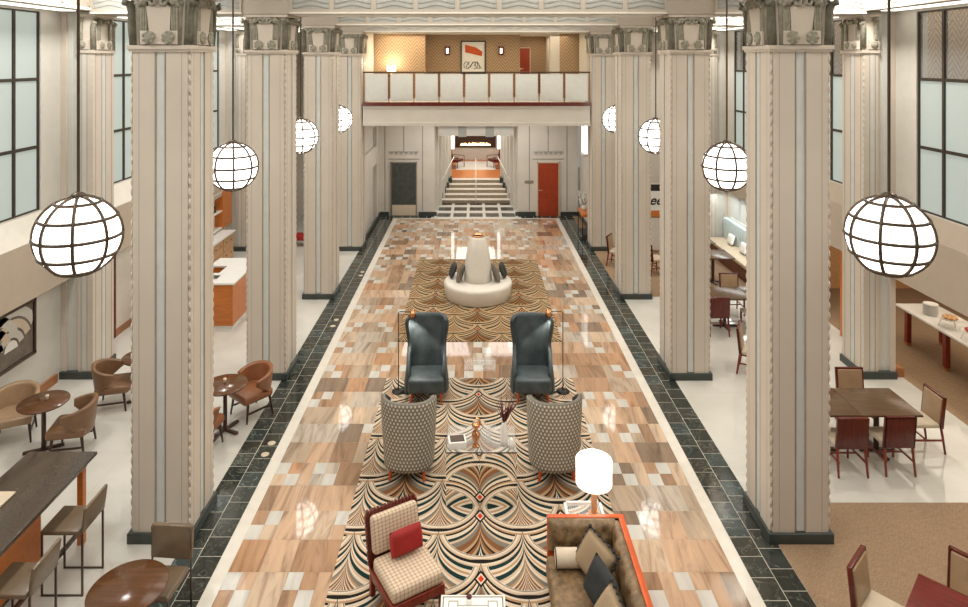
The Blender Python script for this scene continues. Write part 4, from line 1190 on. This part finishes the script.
# ------------------------------------------------------------------ painting on the left wall
r = thing('framed_painting', (-WX, 10.5, .82)); tag(r, 'dark framed arched abstract painting on the left wall below the windows', 'picture')
b = MB()
for (y0, y1, z0, z1) in ((-.97, .97, 0, .05), (-.97, .97, .93, .98), (-.97, -.92, 0, .98), (.92, .97, 0, .98)): b.box(0, .05, y0, y1, z0, z1)
b.build('frame', 'darkwood', r)
b = MB(); b.box(.005, .02, -.92, .92, .05, .93); b.build('canvas', 'greyfab', r)
b = MB()
def arc(cy, cz, r0, r1, a0, a1, mi, x):
    N = 14; vs = []; 
    for i in range(N+1):
        a_ = D(a0+(a1-a0)*i/N)
        for rr in (r0, r1): vs.append((x, max(-.91, min(.91, cy+rr*math.cos(a_))), max(.06, min(.92, cz+rr*math.sin(a_)))))
    b.add(vs, [(2*i, 2*i+1, 2*i+3, 2*i+2) for i in range(N)], mi)
for k, cy in enumerate((-.1, .38, -.65)):
    arc(cy, .3, .0, .16, 0, 180, 1, .022); arc(cy, .3, .2, .32, 15, 165, 0, .023); arc(cy, .3, .36, .5, 20, 160, 2, .024); arc(cy, .3, .54, .7, 25, 150, 0, .025)
b.build('painted_arches', ['walllit', 'white', 'creamfab'], r)

# ------------------------------------------------------------------ coffee bar (orange cabinets), left aisle
r = thing('service_counter', (-6.2, 14.44, .001)); tag(r, 'orange wood service counter with a white top between the left columns', 'counter')
b = MB(); b.box(-1.0, .76, 0, .62, .07, .99); b.box(.22, .76, .62, 1.75, .07, .99); b.box(-.2, .22, 1.2, 1.75, .07, .99); b.build('body', 'orange', r)
b = MB(); b.box(-.99, .75, .02, .60, 0, .07); b.box(.24, .77, .6, 1.77, 0, .07); b.build('plinth', 'white', r)
b = MB(); b.box(-1.03, .80, -.04, .66, .99, 1.03); b.box(.20, .80, .66, 1.79, .99, 1.03); b.box(-.22, .20, 1.17, 1.79, .99, 1.03); b.build('counter_top', 'white', r)
b = MB()
for x0 in (-.9, -.35, .2): b.box(x0, x0+.5, -.012, 0, .14, .93)
b.build('door_panel', 'orange', r, bevel=.004)
f0 = thing('faucet', (-6.32, 14.85, 1.032)); tag(f0, 'curved chrome faucet on the white service counter', 'faucet')
b = MB(); b.tube([(0, 0, 0), (0, 0, .28)]+[(.09-.09*math.cos(t), 0, .28+.09*math.sin(t)) for t in [PI*i/8 for i in range(1, 9)]]+[(.18, 0, .22)], .012, 8); b.build('spout', 'chrome', f0)
b = MB(); b.box(-.16, .16, -.12, .12, 0, .003); o = b.build('sink_basin', 'slate', loc=(-6.05, 14.8, 1.0325)); tag(o, 'dark inset sink in the white service counter', 'sink')
r = thing('drawer_cabinet', (-7.5, 17.72, .001)); tag(r, 'tan drawer cabinet with a white top along the left wall', 'cabinet')
b = MB(); b.box(-.34, .24, -.7, 1.68, .06, .86); b.build('body', 'tanwood', r)
b = MB(); b.box(-.34, .30, -.72, 1.7, .86, .90); b.build('counter_top', 'white', r)
for i in range(3):
    for z0, z1 in ((.10, .44), (.47, .82)):
        b = MB(); b.box(.24, .26, -.66+i*.77, .06+i*.77, z0, z1); dr = b.build('drawer', 'tanwood', r)
        for kk in (.18, .54):
            k = MB(); k.sph((.275, -.66+i*.77+kk, (z0+z1)/2+.05), .018, 8, 6); k.build('knob', 'bronze', dr)
r = thing('shelf_unit', (-WX, 18.9, .95)); tag(r, 'orange wood shelf unit on the left wall above the drawer cabinet', 'shelf')
b = MB(); b.box(0, .28, .5, 1.2, -.0, 1.1); b.build('end_panel', 'orange', r)
b = MB(); b.box(0, .03, -1.4, .5, 0, 1.1); b.box(.03, .26, -1.4, .5, 0, .03); b.box(.03, .26, -1.4, .5, .5, .53); b.box(.03, .26, -1.4, .5, 1.07, 1.1); b.build('shelf', 'beamlight', r)
for i in range(8):
    b = MB(); b.lathe([(0, 0), (.035, 0), (.035, .16), (.012, .22), (.012, .28), (0, .28)], 10); o = b.build('bottle', 'roundwood', loc=(-WX+.15, 17.65+i*.21, .95+.531)); tag(o, 'brown bottle standing on the orange wall shelf', 'bottle', 'bottles on the wall shelf')
# red bench at the back of the left aisle
r = thing('red_bench', (-5.65, 20.9, .001)); tag(r, 'low red bench seen between the second and third left columns', 'bench')
b = MB(); b.rbox(-.5, .5, -.2, .2, .2, .38, .04); b.build('seat', 'redfab', r)
for sx in (-1, 1):
    b = MB(); b.box(sx*.42-.03, sx*.42+.03, -.15, .15, 0, .2); b.build('leg', 'darkwood', r)

# ------------------------------------------------------------------ right aisle: dining sets
def make_dining():
    r = thing('dining_chair')     # front = -Y, back at +Y
    b = MB(); b.rbox(-.215, .215, -.23, .19, .39, .45, .02); b.build('seat', 'paleleather', r)
    Mb = TR(0, .215, .36, D(-6))
    b = MB(); b.rbox(-.225, .225, -.006, .018, .03, .50, .006, 0, Mb)
    b.rbox(-.225, -.2, -.03, .018, .03, .50, .004, 0, Mb); b.rbox(.2, .225, -.03, .018, .03, .50, .004, 0, Mb); b.rbox(-.225, .225, -.03, .018, .475, .5, .004, 0, Mb); b.build('back_panel', 'darkred', r)
    b = MB(); b.rbox(-.198, .198, -.045, -.006, .08, .472, .015, 0, Mb); b.build('back_cushion', 'tanleather', r)
    for sx in (-1, 1):
        b = MB(); b.cyl((sx*.21, .27, 0), (sx*.2, .21, .42), .018, .024, 4, sm=False); b.build('leg', 'redlac', r)
        b = MB(); b.cyl((sx*.19, -.2, 0), (sx*.19, -.2, .40), .018, .024, 4, sm=False); b.build('leg', 'redlac', r)
    b = MB(); b.box(-.205, -.185, -.2, .25, .19, .215); b.box(.185, .205, -.2, .25, .19, .215); b.box(-.205, .205, -.01, .01, .19, .21); b.build('stretcher', 'redlac', r)
    return r
def make_dtable(wd, dp, mat='brownwood'):
    r = thing('dining_table')
    b = MB(); b.rbox(-wd/2, wd/2, -dp/2, dp/2, .72, .75, .004); b.build('table_top', mat, r)
    b = MB(); b.cyl((0, 0, .03), (0, 0, .72), .04, n=14); b.build('pedestal', 'darkwood', r)
    b = MB(); b.rbox(-.27, .27, -.035, .035, 0, .035, .006); b.rbox(-.035, .035, -.27, .27, 0, .034, .006); b.build('base', 'darkwood', r)
    return r
d0 = make_dtable(.90, .80); d0.location = (6.09, 9.97, .003); tag(d0, 'brown dining table, right half of the pair behind the nearest right column', 'table', 'dining tables')
dup(d0, (5.185, 9.97, .003), 0, 'brown dining table, left half of the pair touching the nearest right column view')
c0 = make_dining(); c0.location = (5.35, 9.10+.0, .003); c0.rotation_euler = (0, 0, PI)
c0.location.y = 9.57
tag(c0, 'red backed dining chair on the near side of the paired tables, beside the column', 'chair', 'dining chairs')
G = 'dining chairs'
dup(c0, (6.05, 9.60, .003), PI, 'red backed dining chair on the near side of the paired tables, right one')
dup(c0, (6.17, 10.58, .003), 0, 'tan cushioned dining chair on the far side of the paired tables')
dup(c0, (6.80, 10.07, .003), D(-90), 'dining chair at the right end of the paired tables')
# far sets
dup(d0, (5.55, 14.6, .003), 0, 'brown dining table seen between the nearest and second right columns, front one')
dup(d0, (6.46, 14.6, .003), 0, 'brown dining table joined to the front one behind the nearest right column')
dup(c0, (5.22, 14.28, .003), PI, 'red backed chair in front of the table between the first and second right columns')
dup(c0, (6.06, 14.28, .003), PI, 'red backed chair right of the first at the table between the right columns')
dup(c0, (6.03, 15.35, .003), 0, 'tan cushioned chair behind the table between the first and second right columns')
dup(c0, (5.27, 12.45, .003), D(62), 'dining chair standing alone on the white floor beside the nearest right column')
dup(d0, (6.35, 17.5, .003), 0, 'brown dining table in front of the pale blue banquette')
dup(d0, (6.35, 18.9, .003), 0, 'farthest brown dining table along the pale blue banquette')
dup(c0, (4.10, 18.9, .003), D(60), 'dining chair between the third and farthest right columns')
dup(c0, (4.98, 18.2, .003), D(110), 'dining chair below the black and white sign')
# red table bottom right corner
rt_ = make_dtable(1.0, 1.0, 'redtop')
def gp(px, py, z):
    d_ = 650*(6-z)/(py-59); return ((px-474)*d_/650-.08, d_)
rt_.location = (4.46, 5.93, .003); rt_.rotation_euler = (0, 0, D(-45)); tag(rt_, 'dark red table turned at an angle in the bottom right corner', 'table')
dup(c0, (4.05, 6.53, .003), D(43), 'pale cushioned chair at the left side of the dark red corner table')
dup(c0, (4.87, 6.53, .003), D(-52), 'pale cushioned chair at the far right side of the dark red corner table')

# banquette along the right wall
r = thing('banquette', (7.16, 18.7, .002)); tag(r, 'pale blue channel tufted banquette along the right wall', 'bench')
b = MB(); b.rbox(0, .62, -1.5, 1.5, .36, .47, .03); b.build('seat', 'paleleather', r)
b = MB(); b.box(.03, .62, -1.5, 1.5, 0, .36); b.build('base', 'darkred', r)
b = MB()
for i in range(18):
    y0 = -1.5+i*3/18; b.rbox(.50, .66, y0+.003, y0+3/18-.003, .47, 1.10, .03)
b.build('channel_back', 'paleblue', r)
b = MB(); b.rbox(.03, .68, -1.56, -1.5, 0, .9, .01); b.build('end_panel', 'blue', r)
for i, (y, lab) in enumerate(((17.6, 'white pillow on the banquette, nearest the camera'), (18.4, 'white pillow in the middle of the banquette'), (19.3, 'white pillow at the far end of the banquette'))):
    pillow('white', (7.55, y, .65), D(-90), D(-15), lab, .40, .30, .12, 'banquette pillows')
b = MB()
for i in range(8): 
    y0 = 15.7+i*.52; b.box(WX-.03, WX, y0, y0+.03, 1.15, 1.88); b.box(WX-.015, WX, y0+.1, y0+.45, 1.2, 1.85)
b.box(WX-.05, WX, 15.62, 20, 1.10, 1.14)
struct(b.build('trim_panelling', 'bluestripe'))
area('banquette_glow', (7.45, 17.5, 1.80), .3, 5.5, 30, (.95, 1, 1))
# sign on partition
r = thing('wall_sign', (5.50, 20.1, 1.1)); tag(r, 'black topped white sign with script lettering between the right columns', 'sign')
b = MB(); b.box(-.35, .35, 0, .05, -1.0, 1.05); b.build('board', 'wall', r)
b = MB(); b.box(-.3, .3, -.012, 0, .0, 1.02); b.build('sign_face', 'black', r)
b = MB(); b.box(-.29, .29, -.016, -.012, .2, .82); b.build('white_field', 'white', r)
b = MB(); b.box(-.29, .29, -.02, -.012, .02, .22); b.build('orange_band', 'orange', r)
cu = bpy.data.curves.new('script_letters', 'FONT'); cu.body = 'ee'; cu.size = .42; cu.shear = .35; cu.extrude = .004; cu.offset = .006; cu.align_x = 'CENTER'
tmp = bpy.data.objects.new('letters', cu); C.objects.link(tmp); bpy.context.view_layer.update()
lm = bpy.data.meshes.new_from_object(tmp.evaluated_get(bpy.context.evaluated_depsgraph_get())); bpy.data.objects.remove(tmp)
o = bpy.data.objects.new('script_letters', lm); C.objects.link(o); o.parent = r; o.location = (.03, -.022, .40); o.rotation_euler = (PI/2, 0, 0); lm.materials.clear(); lm.materials.append(m['black'])

# console with orchids by the far right column
r = thing('console_table', (3.72, 22.0, .001)); tag(r, 'orange wood console table by the farthest right column', 'table')
b = MB(); b.rbox(-.22, .22, -.5, .5, .76, .86, .008); b.build('table_top', 'orange', r)
for sx in (-1, 1):
    for sy in (-1, 1):
        b = MB(); b.box(sx*.2-.012, sx*.2+.012, sy*.46-.012, sy*.46+.012, 0, .76); b.build('leg', 'blackiron', r)
b = MB(); b.box(-.2, .2, -.46, .46, .14, .16); b.build('lower_shelf', 'blackiron', r)
r = thing('flower_vase', (3.66, 22.1, .862)); tag(r, 'pale flowers in a small vase on the orange console', 'plant')
b = MB(); b.lathe([(0, 0), (.06, 0), (.08, .1), (.04, .18), (.035, .18), (0, .12)], 16); b.build('vase', 'white', r)
b = MB(); fl = MB(); random.seed(11)
for i in range(14):
    a_ = random.random()*2*PI; t = .06+.2*random.random(); h = .35+.3*random.random()
    b.tube([(0, 0, .1), (t*.4*math.cos(a_), t*.4*math.sin(a_), h*.6), (t*math.cos(a_), t*math.sin(a_), h)], .005, 4)
    for k in range(3): fl.sph((t*math.cos(a_)+random.uniform(-.05, .05), t*math.sin(a_)+random.uniform(-.05, .05), h-.06*k), (.032, .032, .025), 7, 5)
b.build('stem', 'leaf', r); fl.build('blossoms', 'white', r)
r = thing('wall_sconce', (3.98, 22.6, 2.65)); tag(r, 'tall white stepped wall sconce by the farthest right column', 'wall lamp')
b = MB(); b.box(-.28, 0, -.25, .25, .08, 1.2); b.build('glass_panels', 'lineled', r)
b = MB(); b.box(-.31, 0, -.28, .28, 0, .08)
for yy in (-.25, -.08, .08, .25): b.box(-.295, -.28, yy-.01, yy+.01, .08, 1.2)
b.build('frame', 'wall', r)

# ------------------------------------------------------------------ buffet beyond the right opening
r = thing('buffet_table', (9.38, 12.35, .003)); tag(r, 'long white topped buffet table on square red wood legs at the right edge', 'table')
b = MB(); b.rbox(-.42, .42, -1.6, 1.6, .71, .75, .006); b.build('table_top', 'white', r)
for yy in (1.28, .17, -.94):
    for xx in (-.36, .36):
        b = MB(); b.box(xx-.045, xx+.045, yy-.045, yy+.045, .06, .71); b.box(xx-.045, xx+.045, yy-.045, yy+.045, 0, .06, 1); b.build('leg', ['redlac', 'baseboard'], r)
def gx(px, py, z): return gp(px, py, z)
x, y = gx(922, 312, .75)
for i in range(14):
    b = MB(); b.lathe([(0, 0), (.09, 0), (.135, .012), (.14, .02), (.13, .02), (.09, .008), (0, .008)], 24); o = b.build('plate', 'white', loc=(9.3, 13.35, .755+i*.0155)); tag(o, 'white plate in the tall stack on the buffet', 'plate', 'stacked plates on the buffet')
def platter(loc, mat, lab, foodlab):
    r = thing('platter_stand', loc); tag(r, lab, 'platter', 'buffet platters')
    b = MB(); b.lathe([(0, .16), (.17, .165), (.20, .18), (.205, .19), (.17, .176), (0, .17)], 30); b.build('plate', 'white', r)
    b = MB()
    for k in range(3):
        a_ = k*2*PI/3+.4; b.tube([(.19*math.cos(a_), .19*math.sin(a_), 0), (.13*math.cos(a_), .13*math.sin(a_), .162)], .008, 6)
    b.build('wire_stand', 'chrome', r)
    random.seed(len(lab))
    for i in range(9):
        a_ = i*2*PI/8; rr = .0 if i == 8 else .09
        b = MB(); b.sph((0, 0, 0), (.045, .038, .03), 10, 7); o = b.build('pastry' if mat == 'pastry' else 'fruit', mat, loc=(loc[0]+rr*math.cos(a_), loc[1]+rr*math.sin(a_), loc[2]+.203), rot=a_); tag(o, foodlab, 'food', foodlab)
platter((9.22, 12.70, .756), 'pastry', 'white platter of pastries on a wire stand beside the plate stack', 'pastry on the platter next to the plate stack')
platter((9.20, 12.08, .756), 'food', 'white platter of red fruit on a wire stand at the right edge', 'red fruit on the platter at the right edge')

# bright spots on the left slate border, built as ringed glowing discs
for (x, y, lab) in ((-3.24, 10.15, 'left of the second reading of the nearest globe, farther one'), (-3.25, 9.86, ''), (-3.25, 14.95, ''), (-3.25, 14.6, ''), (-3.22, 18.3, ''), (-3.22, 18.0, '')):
    n = {10.15: 'farther of the two round glowing floor discs before the second left column', 9.86: 'nearer of the two round glowing floor discs before the second left column',
         14.95: 'farther of the two round glowing floor discs before the third left column', 14.6: 'nearer of the two round glowing floor discs before the third left column',
         18.3: 'farther of the two round glowing floor discs before the farthest left column', 18.0: 'nearer of the two round glowing floor discs before the farthest left column'}[y]
    r = thing('floor_disc', (x, y, .0005)); tag(r, n, 'light', 'glowing floor discs')
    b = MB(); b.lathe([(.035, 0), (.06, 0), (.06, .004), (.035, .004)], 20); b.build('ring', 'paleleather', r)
    b = MB(); b.lathe([(0, 0), (.034, 0), (.034, .003), (0, .003)], 20); b.build('lens', 'shade', r)  # glowing centre of the disc
